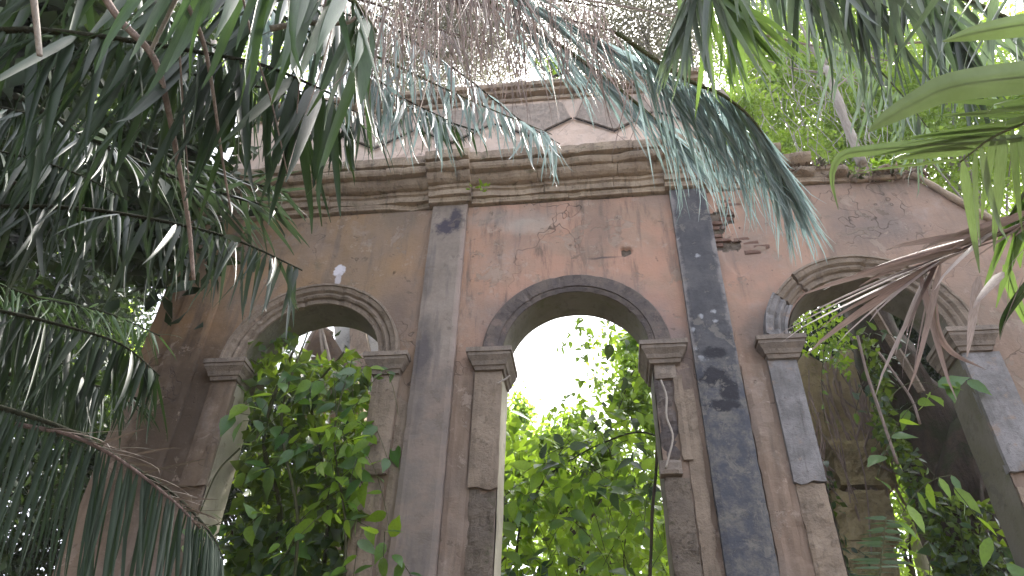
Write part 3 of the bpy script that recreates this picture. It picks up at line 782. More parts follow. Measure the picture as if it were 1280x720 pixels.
# top centre, small leaves against the sky
blobtree('fine leaved greyish tree against the bright sky above the attic', 560, 45, 13.5, 3.2, 2.1, 52000, .11, 'far_pink', 7, bx=-2.2, group=G1, clumps=60, bark='palebark', cl=.5, down=.2)
blobtree('fine leaved tree above the right end of the attic', 800, 20, 14.5, 3.2, 2.2, 40000, .12, 'far_pink', 8, bx=2.0, group=G1, clumps=60, bark='palebark', cl=.5)
blobtree('small green shrub growing behind the attic coping', 690, 80, 7.2, .30, .22, 420, .07, 'far_bright', 9, bz=10.0, by=-.4, limbs=3, group=G1, clumps=14, tr=.05)
# top right
blobtree('yellow green tree behind the broken cornice at upper right', 1000, 140, 13.0, 2.4, 2.4, 24000, .15, 'far_bright', 10, group=G1, clumps=50, bark='palebark', cl=.42)
blobtree('pale green tree beyond the sloping right shoulder of the wall', 1180, 180, 12.0, 2.3, 2.4, 24000, .15, 'far_bright', 11, group=G1, clumps=50, bark='palebark', cl=.42)
blobtree('mid green tree at the far right above the dry frond', 1290, 130, 14.0, 2.4, 3.0, 16000, .17, 'far_mid', 12, group=G1, clumps=40)
blobtree('tall hazy tree high behind the right fronds', 1060, 60, 18.0, 4.6, 4.2, 34000, .2, 'far_mid', 13, group=G1, clumps=44, bark='palebark', cl=.45)
blobtree('green thicket tree just behind the right wall top', 930, 190, 10.5, 1.4, 1.1, 6000, .12, 'far_bright', 14, group=G1, clumps=30, tr=.08)
# seen through the middle arch
blobtree('sunlit yellow green bush filling the lower left of the middle arch', 630, 570, 12.5, .8, 1.2, 5200, .15, 'far_bright', 15, group=G1, clumps=30)
blobtree('bright bush far behind the foot of the middle arch', 770, 680, 14.5, 1.8, 1.3, 8000, .16, 'far_bright', 16, group=G1, clumps=40)
blobtree('grey green tree far behind the right half of the middle arch', 850, 560, 16.5, 1.6, 2.3, 6500, .15, 'far_mid', 17, group=G1, clumps=40, cl=.4)
blobtree('small leaved tree whose twigs cross the sky in the middle arch', 810, 445, 12.0, 1.0, 1.1, 2600, .13, 'far_bright', 18, group=G1, clumps=24, tr=.04, cl=.4)
blobtree('broad leaved green tree behind the right side of the middle arch', 820, 500, 11.0, .75, 1.3, 3600, .19, 'shrub_mass', 23, bx=1.2, group=G1, clumps=34, tr=.06)
blobtree('yellow green tree behind the lower middle of the middle arch', 720, 590, 11.8, 1.0, 1.0, 5200, .17, 'far_bright', 24, group=G1, clumps=34)
blobtree('bright thicket low behind the right arch', 1120, 660, 13.5, 2.4, 2.0, 9000, .16, 'far_bright', 19, group=G1, clumps=40)
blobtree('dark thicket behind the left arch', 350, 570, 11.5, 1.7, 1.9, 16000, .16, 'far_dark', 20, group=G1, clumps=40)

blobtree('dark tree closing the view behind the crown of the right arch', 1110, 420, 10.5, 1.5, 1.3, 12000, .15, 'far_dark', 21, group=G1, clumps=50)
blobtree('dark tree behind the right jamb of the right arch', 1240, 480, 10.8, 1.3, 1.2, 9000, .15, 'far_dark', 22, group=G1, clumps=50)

def shade_canopy(label, c, rad, n, seed):  # crowns added out of frame to block sky and sun at left
    tree('shade_tree', label, 'tree', (c[0]-1.0, c[1], 0), c, rad, n, .28, 'far_dark', seed, .2, 'bark', 40, 'off-frame trees added to shade the left side')
shade_canopy('dense dark tree added at left to shade the wall', (-6.6, -3.0, 7.4), (2.9, 2.6, 2.6), 26000, 31)
shade_canopy('dense dark tree added beside the camera to block sky light from the left', (-5.6, -7.4, 6.4), (2.8, 2.6, 2.6), 16000, 32)

# pale leaning trunk with forked twigs above the right wall
def bare(label, specs, mat, name='dead_tree', cat='tree trunk', parts=('trunk', 'limb')):
    e = empty(name, specs[0][0][0], label, cat)
    for i, (pts, r0, r1) in enumerate(specs):
        c = catmull(pts, 16); v, f = tube(c, [r0+(r1-r0)*k/15 for k in range(16)], 7, .35, i)
        mb = MB(); mb.add(v, f); mb.build(parts[0] if i == 0 else parts[1], M[mat], e, True)
    return e
bp = lambda x, y, d=7.6: P(x, y, d)
bare('pale bare leaning trunk standing on the broken cornice with forked twigs', [
    ([bp(1078, 205), bp(1062, 165), bp(1045, 120), bp(1033, 85)], .075, .055),
    ([bp(1033, 88), bp(1015, 60), bp(1000, 30), bp(985, 10)], .035, .012),
    ([bp(1035, 92), bp(990, 85), bp(940, 68), bp(890, 45)], .022, .008),
    ([bp(1030, 85), bp(1040, 50), bp(1050, 20), bp(1058, -20)], .03, .012),
    ([bp(1042, 112), bp(1062, 95), bp(1090, 70)], .02, .006)], 'palebark')
for i, (lab, pts) in enumerate([
    ('thin dark branch crossing the top centre of the view', [(700, -5), (780, 8), (850, 22)]),
    ('thin brown branch running from the hanging leaf cluster to the pale trunk', [(905, 33), (960, 45), (1040, 62), (1120, 78)]),
    ('thin straight twig beside the right hanging leaves', [(1110, 55), (1160, 52), (1200, 48)])]):
    v, f = tube(catmull([bp(x, y, 6.3) for x, y in pts], 14), [.022-.001*k for k in range(14)], 5, .3, i); mb = MB(); mb.add(v, f)
    tag(mb.build('branch', M['twig'], None, True), lab, 'branch')
# many thin upright twigs behind (uncountable)
mb = MB()
for k in range(150):
    x = rnd.uniform(850, 1110); y = rnd.uniform(60, 215); q = bp(x, y, 9.5+rnd.uniform(-.6, 1))
    v, f = tube([q, q+Vector((rnd.uniform(-.25, .25), 0, .5)), q+Vector((rnd.uniform(-.5, .5), 0, rnd.uniform(.8, 1.3)))], .008, 3); mb.add(v, f)
tag(mb.build('twigs', M['palebark']), 'dense thin bare twigs above the broken right cornice', 'twigs', kind='stuff')
# pale trunk among the fronds at upper left
bare('pale twisted trunk seen between the hanging fronds at upper left', [
    ([P(225, 330, 8.4), P(245, 235, 8.4), P(262, 165, 8.4), P(255, 110, 8.4), P(268, 40, 8.4)], .13, .08),
    ([P(262, 170, 8.4), P(285, 140, 8.4), P(300, 60, 8.4)], .05, .03)], 'palebark')

# leaf litter along the wall tops
rs = np.random.RandomState(5)
c = np.stack([rs.uniform(1.5, 4.0, 1500), rs.uniform(-.12, .3, 1500), rs.uniform(0, .12, 1500)], 1); c[:, 2] += np.where(c[:, 0] < 2.4, 8.40, np.where(c[:, 0] < 3.1, 8.1, 7.93))
tag(leaves_np('leaf_litter', c, .10, 'litter', None, 'stuff', 3, 0, .4), 'dry leaf litter lying along the ruined right wall top', 'leaf litter')
for lab, x, y, n, d in (('tiny green fern tuft growing from the cornice face above the pale pilaster', 600, 235, 16, 6.2), ('leafy tuft growing on the right wall top', 1100, 205, 40, 6.5)):
    q = P(x, y, d); e = empty('wall_plant', q, lab, 'plant')
    lm = leaf_mesh('leaf', 'vine_bright', 'long')
    for k in range(n):
        dd = Vector((rnd.gauss(0, 1), -abs(rnd.gauss(0, .6)), rnd.gauss(.1, .7)))
        link('leaf', lm, None, e, orient(q+Vector((rnd.gauss(0, .06), rnd.uniform(-.02, .02), rnd.gauss(0, .02))), dd, Vector((0, 0, 1)), rnd.uniform(.05, .1), rnd.uniform(.06, .1), rnd.uniform(-1, 1)))

# ---- rear wall seen through the left arch
RW = empty('rear_wall', P(450, 500, 10.5), 'pale streaked wall fragment standing behind the left arch', 'wall')
def seen_poly(name, px, d, th, mat, parent, seed=0, grow=0):
    """upright slab whose outline is given by points on its plane at depth d"""
    pts = [P(x, y, d) for x, y in px]; n = len(pts)
    bm = bmesh.new(); fr = [bm.verts.new((p.x, p.y, p.z)) for p in pts]; f = bm.faces.new(fr)
    bmesh.ops.triangulate(bm, faces=[f])
    bmesh.ops.subdivide_edges(bm, edges=bm.edges[:], cuts=5, use_grid_fill=True)
    for v in bm.verts: v.co.y += .03*nz(v.co.x, v.co.z, 3, seed)
    r = bmesh.ops.extrude_face_region(bm, geom=bm.faces[:])
    for v in [g for g in r['geom'] if isinstance(g, bmesh.types.BMVert)]: v.co.y += th
    return link(name, from_bm(name, bm), M[mat], parent)
seen_poly('wall_face', [(417, 404), (462, 400), (482, 418), (500, 900), (452, 900), (432, 560)], 10.5, .4, 'rear', RW, 1)
seen_poly('wall_pier', [(437, 396), (453, 398), (462, 440), (455, 900), (440, 900)], 10.3, .2, 'pier', RW, 2)
BP = empty('broken_pillar', P(405, 500, 9.2), 'broken pinkish pillar stump draped with pale roots behind the left arch', 'pillar')
seen_poly('shaft', [(378, 440), (392, 412), (405, 402), (418, 425), (440, 460), (455, 520), (462, 900), (380, 900)], 9.2, .4, 'plaster', BP, 3)
for pts in ([(398, 405), (380, 440), (375, 500), (372, 620)], [(400, 404), (402, 430), (408, 470), (410, 560)], [(383, 414), (400, 408), (416, 416)], [(401, 405), (412, 450), (425, 500), (428, 640)]):
    v, f = tube(catmull([P(x, y, 9.12) for x, y in pts], 14), [.028]*14, 6, .4, 1); mb = MB(); mb.add(v, f); mb.build('aerial_root', M['rootwood'], BP, True)

# ---- inside the right arch
IW = empty('inner_wall', P(1040, 560, 8.6), 'mossy broken inner wall hung with dead vines behind the right arch', 'wall')
seen_poly('wall_face', [(985, 470), (1005, 440), (1030, 455), (1060, 430), (1085, 470), (1098, 560), (1104, 620), (1112, 760), (1120, 960), (1020, 960), (960, 620)], 8.6, .5, 'inner', IW, 5)
for k, (x, y) in enumerate([(1050, 575), (1052, 640), (1056, 705), (1060, 765)]):
    q = P(x+25, y, 8.35); o = block('stone', M['inner'], q.x-.32, q.x+.30, q.y-.1, q.y+.3, q.z-.34, q.z+.22, amp=.05, jag_side=.06, jag_top=.03, seed=50+k, parent=IW)
mb = MB()
for k in range(50):
    x = rnd.uniform(985, 1100); y = rnd.uniform(430, 560); q = P(x, y, 8.45-rnd.uniform(0, .25)); L = rnd.uniform(.5, 1.8)
    v, f = tube(catmull([q, q+Vector((rnd.gauss(0, .1), rnd.gauss(0, .05), -L*.5)), q+Vector((rnd.gauss(0, .18), 0, -L))], 7), rnd.uniform(.006, .018), 4, .3); mb.add(v, f)
tag(mb.build('dead_vines', M['twig'], IW), kind='stuff')
TT = bare('dark leaning tree trunk clad in vines filling the right arch', [
    ([P(1285, 900, 8.0), P(1238, 740, 8.0), P(1200, 640, 8.0), P(1150, 520, 8.0), P(1105, 440, 8.0), P(1080, 380, 8.1), P(1060, 300, 8.3)], .58, .20),
    ([P(1200, 700, 7.7), P(1195, 610, 7.6), P(1215, 540, 7.7), P(1240, 480, 7.9), P(1250, 400, 8.2)], .26, .16)], 'bark', 'leaning_tree', 'tree')
BM_ = empty('fallen_beam', P(1110, 400, 7.25), 'reddish brown timber leaning diagonally under the right arch', 'timber')
v, f = tube([P(1090, 385, 7.25), P(1110, 420, 7.25), P(1130, 452, 7.25), P(1152, 490, 7.3)], [.05, .05, .05, .045], 4); mb = MB(); mb.add(v, f)
mb.build('beam', M['pier'], BM_)
for i, (lab, pts, r) in enumerate([
    ('long pale bare stick hanging before the dark trunk in the right arch', [(1072, 420), (1085, 470), (1105, 530), (1122, 580)], .016),
    ('forked dry stem hanging left of the small leafy sprig in the right arch', [(1098, 440), (1120, 470), (1140, 500), (1150, 530)], .012)]):
    v, f = tube(catmull([P(x, y, 7.0) for x, y in pts], 12), [r]*12, 6, .3, i); mb = MB(); mb.add(v, f)
    tag(mb.build('stick', M['twig'], None, True), lab, 'stick')

# ---- leafy vines (single leaves)
def vine(label, cat, region, d0, d1, n, size, mats, seed, stems=(), name='vine', kind='oval', face=.6, mass=0, mass_mat='vine_mass', mass_size=.1, group=None, dens=None, mass_d=.15, stem_r=.012, droop=.5):
    """leaves scattered over a polygon seen from the path, between depths d0..d1"""
    rr = random.Random(seed)
    def inside(x, y):
        c = False; j = len(region)-1
        for i in range(len(region)):
            xi, yi = region[i]; xj, yj = region[j]
            if (yi > y) != (yj > y) and x < (xj-xi)*(y-yi)/(yj-yi)+xi: c = not c
            j = i
        return c
    xs = [p[0] for p in region]; ys = [p[1] for p in region]
    e = empty(name, P(sum(xs)/len(xs), max(ys), d1), label, cat, group)
    lms = [leaf_mesh('leaf', m_, kind) for m_ in mats]
    def pick():
        while True:
            x, y = rr.uniform(min(xs), max(xs)), rr.uniform(min(ys), max(ys))
            if inside(x, y) and (dens is None or rr.random() < dens(x, y)): return x, y
    # leaves sit in sprays along short twigs
    mb = MB(); k = 0
    while k < n:
        x, y = pick(); q = P(x, y, rr.uniform(d0, d1)); dd = Vector((rr.gauss(0, 1), rr.gauss(-.3, .4), rr.gauss(-.2, .6))).normalized()
        m_ = rr.randint(3, 7); pts = [q+dd*(size*.55*i)+Vector((0, 0, -.015*i*i)) for i in range(m_)]
        v, f = tube(pts, .004, 3); mb.add(v, f)
        for i, p in enumerate(pts):
            if k >= n: break
            side = 1 if i % 2 else -1
            ld = Vector((rr.gauss(0, .5)+side*.6*dd.z, rr.gauss(-.3, .3), rr.gauss(-droop, .4)-side*.3*dd.x))
            nrm = Vector((rr.gauss(0, .45), -face+rr.gauss(0, .35), .6+rr.gauss(0, .4)))
            mi = rr.choices(range(len(mats)), [3]+[1.2]*(len(mats)-1))[0]
            s_ = size*rr.uniform(.65, 1.25)
            link('leaf', lms[mi], None, e, orient(p, ld, nrm, s_, s_)); k += 1
    mb.build('twig', M['stem'], e)['kind'] = 'stuff'
    for pts, r in stems:
        c = catmull([P(*p) for p in pts], 22); v, f = tube(c, [r*(1-.5*i/21) for i in range(22)], 6, .3, seed); mb = MB(); mb.add(v, f); mb.build('stem', M['stem'], e, True)
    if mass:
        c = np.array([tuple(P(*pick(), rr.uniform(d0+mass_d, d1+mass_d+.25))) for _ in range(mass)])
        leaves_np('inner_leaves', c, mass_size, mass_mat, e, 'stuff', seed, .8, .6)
    return e
vine('thick climbing vine with heart shaped leaves filling the left arch', 'vine',
     [(335, 420), (370, 410), (395, 455), (440, 440), (462, 480), (458, 560), (447, 640), (440, 760), (250, 760), (275, 690), (300, 640), (304, 580), (316, 520), (298, 450), (312, 430)],
     6.25, 6.95, 290, .23, ['vine', 'vine_bright', 'vine_deep', 'vine'], 1,
     stems=[([(330, 760, 6.7), (350, 640, 6.6), (330, 540, 6.5), (370, 430, 6.6)], .03), ([(400, 760, 6.7), (410, 620, 6.6), (390, 500, 6.6), (430, 440, 6.5)], .022), ([(300, 560, 6.3), (272, 590, 6.3), (250, 640, 6.3)], .012), ([(360, 790, 6.2), (372, 650, 6.25), (352, 520, 6.3), (385, 415, 6.45)], .018), ([(425, 790, 6.2), (432, 660, 6.2), (418, 540, 6.2), (440, 450, 6.3)], .014)],
     mass=2600, mass_size=.16, mass_d=.15)
vine('bright green leafy vine on the right side of the left arch', 'vine', [(385, 430), (425, 445), (462, 490), (460, 600), (446, 690), (425, 720), (405, 560), (380, 520)], 6.05, 6.35, 130, .19, ['vine_bright', 'vine'], 2)
vine('sprig of drooping blue green leaves at the right impost of the left arch', 'vine', [(432, 452), (490, 455), (498, 468), (440, 475)], 6.15, 6.25, 16, .11, ['vine'], 3, kind='long')
vine('pale green broad leaf shoot at the foot of the pale pilaster', 'plant', [(478, 660), (492, 658), (496, 722), (476, 722)], 5.95, 6.1, 9, .15, ['vine'], 4, kind='oval')
# middle arch
vine('leafy shrub with hanging oval leaves on the left inside the middle arch', 'shrub', [(624, 500), (655, 530), (690, 560), (735, 600), (730, 760), (618, 760)], 7.9, 8.8, 170, .24, ['shrub', 'vine_bright', 'vine', 'vine_deep'], 5,
     stems=[([(640, 780, 8.6), (650, 660, 8.5), (680, 600, 8.4)], .02)], kind='oval', mass=700, mass_mat='shrub_mass', mass_size=.18)
vine('dark leafy branch reaching into the middle arch from the right', 'shrub', [(760, 410), (800, 430), (835, 470), (828, 600), (800, 640), (740, 620), (700, 560), (730, 520), (780, 500)], 7.8, 8.5, 250, .20, ['shrub', 'vine', 'vine_bright', 'vine_deep'], 6,
     stems=[([(850, 560, 8.4), (800, 540, 8.2), (740, 560, 8.2), (690, 590, 8.2)], .014), ([(840, 430, 8.3), (800, 450, 8.2), (770, 520, 8.2)], .012)], kind='oval', mass=150, mass_mat='shrub_mass', mass_size=.12,
     dens=lambda x, y: .8 if y < 500 else 1)
vine('sparse twig with small leaves hanging from the crown of the middle arch', 'shrub', [(700, 395), (760, 400), (790, 430), (770, 470), (740, 520), (700, 520), (725, 460)], 8.3, 9.0, 130, .12, ['shrub'], 7,
     stems=[([(760, 380, 8.6), (735, 420, 8.6), (745, 470, 8.6), (700, 520, 8.6)], .006)], kind='oval')
vine('leafy shoots low in the right half of the middle arch', 'shrub', [(745, 600), (820, 570), (838, 640), (845, 760), (735, 760)], 7.9, 8.8, 120, .19, ['vine_bright', 'shrub'], 8, stems=[([(790, 780, 8.5), (780, 690, 8.5), (800, 600, 8.5)], .01)], kind='oval', mass=500, mass_mat='shrub_mass', mass_size=.12)
v, f = tube(catmull([P(823, 480, 6.95), P(822, 530, 7.0), P(820, 590, 7.05), P(815, 650, 7.05), P(811, 790, 7.05)], 30), [.017]*30, 6, .4, 3); mb = MB(); mb.add(v, f)
tag(mb.build('hanging_liana', M['bark'], None, True), 'thin dark liana hanging inside the right jamb of the middle arch', 'liana')
for lab, pts in (('thin pale root running down the broken right pier of the middle arch', [(826, 475), (833, 495), (833, 520), (841, 545), (836, 570), (832, 585)]),
                 ('short pale root on the left impost of the middle arch', [(622, 480), (632, 474), (638, 470)])):
    v, f = tube(catmull([P(x, y, 6.40) for x, y in pts], 20), [.011]*20, 6, .3, 3); mb = MB(); mb.add(v, f)
    tag(mb.build('hanging_root', M['rootwood'], None, True), lab, 'root')
# right arch
vine('dark ivy clothing the left side of the leaning trunk', 'vine', [(1075, 410), (1100, 430), (1118, 520), (1155, 600), (1185, 700), (1195, 760), (1180, 760), (1150, 640), (1095, 540)], 7.2, 7.6, 120, .13, ['vine_deep', 'vine_deep', 'vine'], 9, mass=900, mass_size=.1)
vine('mossy green creeper high under the left side of the right arch', 'vine', [(985, 395), (1040, 380), (1065, 420), (1060, 470), (1030, 450), (1000, 440)], 7.2, 7.7, 60, .09, ['vine', 'vine_bright'], 10, mass=500, mass_size=.07, mass_mat='shrub_mass')
vine('small sprig of bright leaves in front of the trunk in the right arch', 'plant', [(1128, 472), (1160, 474), (1200, 490), (1180, 505), (1150, 510)], 6.4, 6.5, 12, .25, ['vine', 'vine_bright'], 11, kind='oval')
vine('drooping leafy shoot near the right jamb of the right arch', 'plant', [(1180, 540), (1205, 545), (1200, 620), (1182, 645)], 6.4, 6.5, 12, .24, ['vine_bright', 'vine'], 12, kind='long', droop=1.2)
vine('dark ivy on the foot of the leaning trunk at lower right', 'vine', [(1165, 620), (1230, 620), (1260, 700), (1265, 760), (1170, 760)], 7.0, 7.3, 90, .12, ['vine_deep'], 13, mass=900, mass_size=.1)
vine('dark ivy on the mossy inner wall left side', 'vine', [(1005, 560), (1045, 600), (1060, 700), (1065, 760), (1035, 760), (1010, 640)], 7.9, 8.3, 60, .12, ['vine_deep'], 14, mass=300, mass_size=.1)

# ------------------------------------------------------------------ palm fronds in front
GF = 'palm fronds hanging in front of the ruin'
def scr(pts, s):
    return [PD(p[0], p[1], p[2] if len(p) > 2 else s) for p in pts]
def sdir(dx, dy, dz=0.0):
    """direction in the world that runs dx right, dy down as seen from the path"""
    return (RGT*dx - UPV*dy + FWD*dz).normalized()
# upper left, big dark
frond('big dark frond across the top left corner with broad hanging leaflets', scr([(-160, 60), (0, 38), (120, 45), (230, 62), (330, 82), (420, 120)], 2.5), 46, .90, .036, 'palm_dark', 'rachis_dark', .016, .004, .35, .15, 2.4, droops=(.05, .15, .25), group=GF, Lf=lambda u: .95-.35*u, jit=.2)
frond('dark frond hanging from above the top edge at upper left', scr([(-60, -60), (80, -50), (220, -30), (340, -10), (440, 20)], 2.9), 36, .92, .036, 'palm_dark', 'rachis_dark', .016, .004, .35, .1, 2.4, droops=(.05, .15, .3), group=GF, Lf=lambda u: .9-.3*u, jit=.2)
frond('mid green frond with broad leaflets hanging left of the top centre', scr([(230, -90), (310, -60), (380, -35), (440, 0), (470, 40)], 2.4), 18, .80, .045, 'palm_hang', 'rachis_green', .022, .006, .3, .1, 2.4, droops=(.05, .15), group=GF, Lf=lambda u: .95-.25*u)
frond('grey frond spreading stiff leaflets behind the dark ones at left', scr([(20, 120), (110, 170), (200, 215), (290, 245), (350, 262)], 3.4), 30, .50, .028, 'palm_grey', 'rachis_dark', .018, .004, .7, .8, .5, droops=(.1, .3, .5), group=GF, jit=.2)
frond('small frond with pointed leaflets fanning over the left end of the cornice', scr([(170, 180), (240, 205), (300, 225), (360, 240)], 3.8), 24, .46, .022, 'palm_grey', 'rachis_dark', .014, .004, .6, .9, .5, droops=(.1, .4), group=GF, jit=.25)
frond('grey frond at mid left whose tip crosses the left end of the wall', scr([(-150, 262), (0, 258), (110, 262), (220, 280), (300, 302), (378, 338)], 2.8), 56, .48, .021, 'palm_grey', 'rachis_dark', .012, .003, .5, .3, 1.7, droops=(.1, .3, .6), group=GF, Lf=lambda u: 1.0-.45*u, jit=.22)
frond('dark drooping frond just below the grey mid left one', scr([(-120, 370), (-20, 385), (70, 405), (150, 430), (200, 470)], 3.2), 56, .58, .022, 'palm_dark', 'rachis_dark', .012, .003, .5, .3, 1.7, droops=(.1, .3, .6), group=GF, jit=.15)
frond('narrow green frond behind the others at far left', scr([(-60, 330), (40, 370), (130, 390), (200, 420)], 4.6), 40, .50, .018, 'palm_hang', 'rachis_dark', .010, .004, .6, .6, .6, droops=(.2, .5), group=GF, jit=.2)
frond('dark narrow frond at far left above the fern like one', scr([(-60, 470), (30, 468), (110, 480), (180, 500)], 3.9), 34, .42, .020, 'palm_lower', 'rachis_dark', .014, .004, .6, .6, .6, droops=(.2, .5), group=GF, jit=.2)
frond('lower left frond with comb of long narrow drooping leaflets', scr([(-40, 500), (20, 515), (90, 540), (160, 580), (220, 620), (262, 665), (280, 700)], 2.7), 62, .60, .016, 'palm_lower', 'rachis_dark', .012, .003, .35, .25, 1.4, droops=(.1, .2, .35), group=GF, Lf=lambda u: .8+.25*math.sin(3.1*u), jit=.05, sides=(-1, 1), roll=.3)
frond('short brownish frond lying over the lower left comb frond', scr([(20, 530), (90, 545), (150, 575), (215, 625), (250, 660)], 2.68), 15, .26, .010, 'palm_drydull', 'rachis_dry', .009, .004, .2, .9, -.1, droops=(.1, .4), group=GF, dirfn=lambda u, s, T, S: sdir(1, .15*s+.1), jit=.15)
# centre
frond('blue grey frond drooping over the cornice left of centre', scr([(330, 15), (410, 45), (480, 75), (550, 108), (610, 135), (690, 168)], 3.3), 46, .42, .016, 'palm_sky_sheen', 'rachis_green', .009, .002, .35, .45, 1.2, droops=(.3, .5, .8), group=GF, Lf=lambda u: .9-.45*u, jit=.14)
frond('dark green frond ending above the left cornice', scr([(380, 40), (430, 70), (480, 115), (540, 145), (600, 165)], 3.6), 34, .36, .018, 'palm_dark', 'rachis_dark', .016, .004, .4, .6, .9, droops=(.3, .6), group=GF, jit=.15)
for i, (lab, a) in enumerate([
    ('dry pinkish frond hanging thin strands from the top edge left of centre', [(400, -40), (470, -28), (540, -22), (620, -15)]),
    ('dry pinkish frond with long thin strands hanging at the top centre', [(470, -30), (560, -20), (650, -12), (740, -20)]),
    ('sparse dry frond with thin strands before the attic', [(560, 0), (620, 10), (690, 20), (770, 40)])]):
    frond(lab, scr(a, 2.6+.35*i), 40, .66-.06*i, .006, 'palm_dryfine', 'rachis_dry', .012, .004, .3, .15, 1.5, droops=(.05, .2, .5), group=GF, Lf=lambda u: rnd.uniform(.35, 1.15), jit=.16, roll=1.2)
frond('glossy frond sweeping from the top centre down to the right over the attic', scr([(560, -60), (640, -8), (720, 35), (790, 75), (850, 115), (890, 140)], 2.9), 52, .48, .014, 'palm_sky_sheen', 'rachis_green', .010, .002, .3, .9, .5, droops=(.2, .4, .6), group=GF, dirfn=lambda u, s, T, S: sdir(.9+.1*s, .42+.28*(s > 0)+.15*u), Lf=lambda u: 1.0-.25*u, jit=.07)
frond('large pale blue glossy frond hanging in front of the dark pilaster', scr([(770, 40), (850, 95), (905, 120), (945, 155), (970, 200), (985, 250)], 2.75), 118, .62, .0105, 'palm_sky_sheen', 'rachis_green', .010, .002, .3, .9, .5, droops=(.05, .15, .3), group=GF, dirfn=lambda u, s, T, S: sdir(.50-.16*u+.20*s, 1), Lf=lambda u: (1.05-.55*u) if u < .95 else .3, jit=.05, roll=.9)
frond('grey green bunch of leaflets hanging from the top right of centre', scr([(910, -110), (890, -60), (868, -20), (852, 20)], 2.3), 24, .46, .026, 'palm_teal', 'rachis_green', .016, .006, .3, .9, .5, droops=(.1, .3), group=GF, dirfn=lambda u, s, T, S: sdir(-.25+.30*(s > 0)+.25*(1-u)*s, 1.0), jit=.12)
frond('frond tip with spread leaflets pointing down right of the hanging bunch', scr([(840, -60), (880, -30), (905, 0), (925, 30)], 2.5), 18, .46, .026, 'palm_green', 'rachis_green', .014, .005, .3, .9, .5, droops=(.1, .3), group=GF, dirfn=lambda u, s, T, S: sdir(.45+.35*s, .9), jit=.12)
for i, (lab, a, s_, L_, m_) in enumerate([
    ('teal frond hanging white tipped leaflets over the cornice at left', [(300, -10), (370, 30), (440, 75), (500, 120), (560, 150)], 3.1, .46, 'palm_sky_sheen'),
    ('frond of thin teal leaflets behind the green hanging ones', [(200, 20), (270, 60), (340, 100), (420, 130), (470, 150)], 3.5, .50, 'palm_grey'),
    ('frond of dark drooping leaflets against the left end of the attic', [(180, 70), (250, 95), (330, 110), (400, 135), (440, 160)], 3.3, .44, 'palm_dark'),
    ('frond sweeping over the left part of the attic toward the middle', [(330, -60), (420, -10), (500, 40), (580, 95), (650, 150), (700, 180)], 3.4, .40, 'palm_sky_sheen'),
    ('grey frond hanging at the far left edge among the dark ones', [(-120, 110), (-20, 130), (60, 150), (140, 190)], 3.3, .55, 'palm_grey'),
    ('dark frond filling the left edge below the top corner', [(-100, 180), (0, 190), (90, 215), (160, 250)], 3.0, .5, 'palm_dark'),
    ('dark frond with fine leaflets low at the left edge', [(-100, 420), (0, 430), (70, 450), (130, 490)], 3.4, .5, 'palm_dark')]):
    frond(lab, scr(a, s_), 48, L_, .017 if m_ != 'palm_dark' else .024, m_, 'rachis_dark', .009, .002, .4, .35, 1.3, droops=(.15, .35, .6), group=GF, jit=.16, Lf=lambda u: 1.05-.4*u)
for i, (lab, a) in enumerate([
    ('dry frond trailing long pinkish strands just left of the glossy sweeping frond', [(520, -50), (600, -30), (680, -5), (760, 10)]),
    ('dry frond trailing strands before the dark fronds at top left of centre', [(380, -10), (450, 0), (510, 20), (580, 50)])]):
    frond(lab, scr(a, 2.9+.3*i), 42, .75, .006, 'palm_dryfine', 'rachis_dry', .009, .003, .3, .15, 1.8, droops=(.05, .2), group=GF, Lf=lambda u: rnd.uniform(.3, 1.1), jit=.14, roll=1.2)
frond('blue green frond behind the glossy one, sweeping over the middle of the cornice', scr([(610, 0), (690, 50), (760, 100), (820, 150), (862, 190)], 3.3), 52, .46, .014, 'palm_sky_sheen', 'rachis_green', .014, .004, .3, .9, .5, droops=(.1, .3), group=GF, dirfn=lambda u, s, T, S: sdir(.62+.15*s, .8), Lf=lambda u: 1.0-.35*u, jit=.09)
# top right
frond('grey blue frond hanging from the top edge right of the pale trunk', scr([(900, -70), (980, -50), (1060, -40), (1140, -20), (1190, 10)], 2.6), 18, .42, .026, 'palm_teal', 'rachis_green', .018, .005, .3, .3, 1.3, droops=(.1, .3), group=GF, dirfn=lambda u, s, T, S: sdir(.30+.25*s, 1.0), jit=.13, Lf=lambda u: rnd.uniform(.6, 1.1))
frond('glossy frond filling the top right corner behind the broad leaves', scr([(1050, -60), (1130, -40), (1210, 0), (1290, 40), (1340, 90)], 2.9), 22, .50, .028, 'palm_teal', 'rachis_green', .02, .005, .3, .3, 1.3, droops=(.1, .3, .5), group=GF, dirfn=lambda u, s, T, S: sdir(.45+.3*s, 1.0-.2*s), jit=.12)
for i, (lab, a, s_, dx, m_) in enumerate([
    ('violet grey drooping frond before the pale leaning trunk', [(960, -90), (1010, -50), (1060, -20), (1110, 10)], 2.7, .25, 'palm_grey'),
    ('slender drooping frond just right of the hanging bunch', [(870, -70), (930, -50), (985, -30), (1040, -10)], 3.0, .15, 'palm_teal'),
    ('drooping frond whose leaflets hang over the sloping right wall top', [(1010, 20), (1070, 60), (1120, 110), (1160, 160)], 3.6, -.1, 'palm_teal'),
    ('drooping frond left of the broad leaf at the upper right', [(1100, -60), (1150, -20), (1190, 30), (1215, 80)], 2.8, .05, 'palm_grey')]):
    frond(lab, scr(a, s_), 26, .46, .020, m_, 'rachis_green', .008, .002, .3, .3, 1.3, droops=(.1, .3, .5), group=GF, dirfn=lambda u, s, T, S, dx=dx: sdir(dx+.2*s, 1.0), jit=.14, Lf=lambda u: rnd.uniform(.5, 1.1))
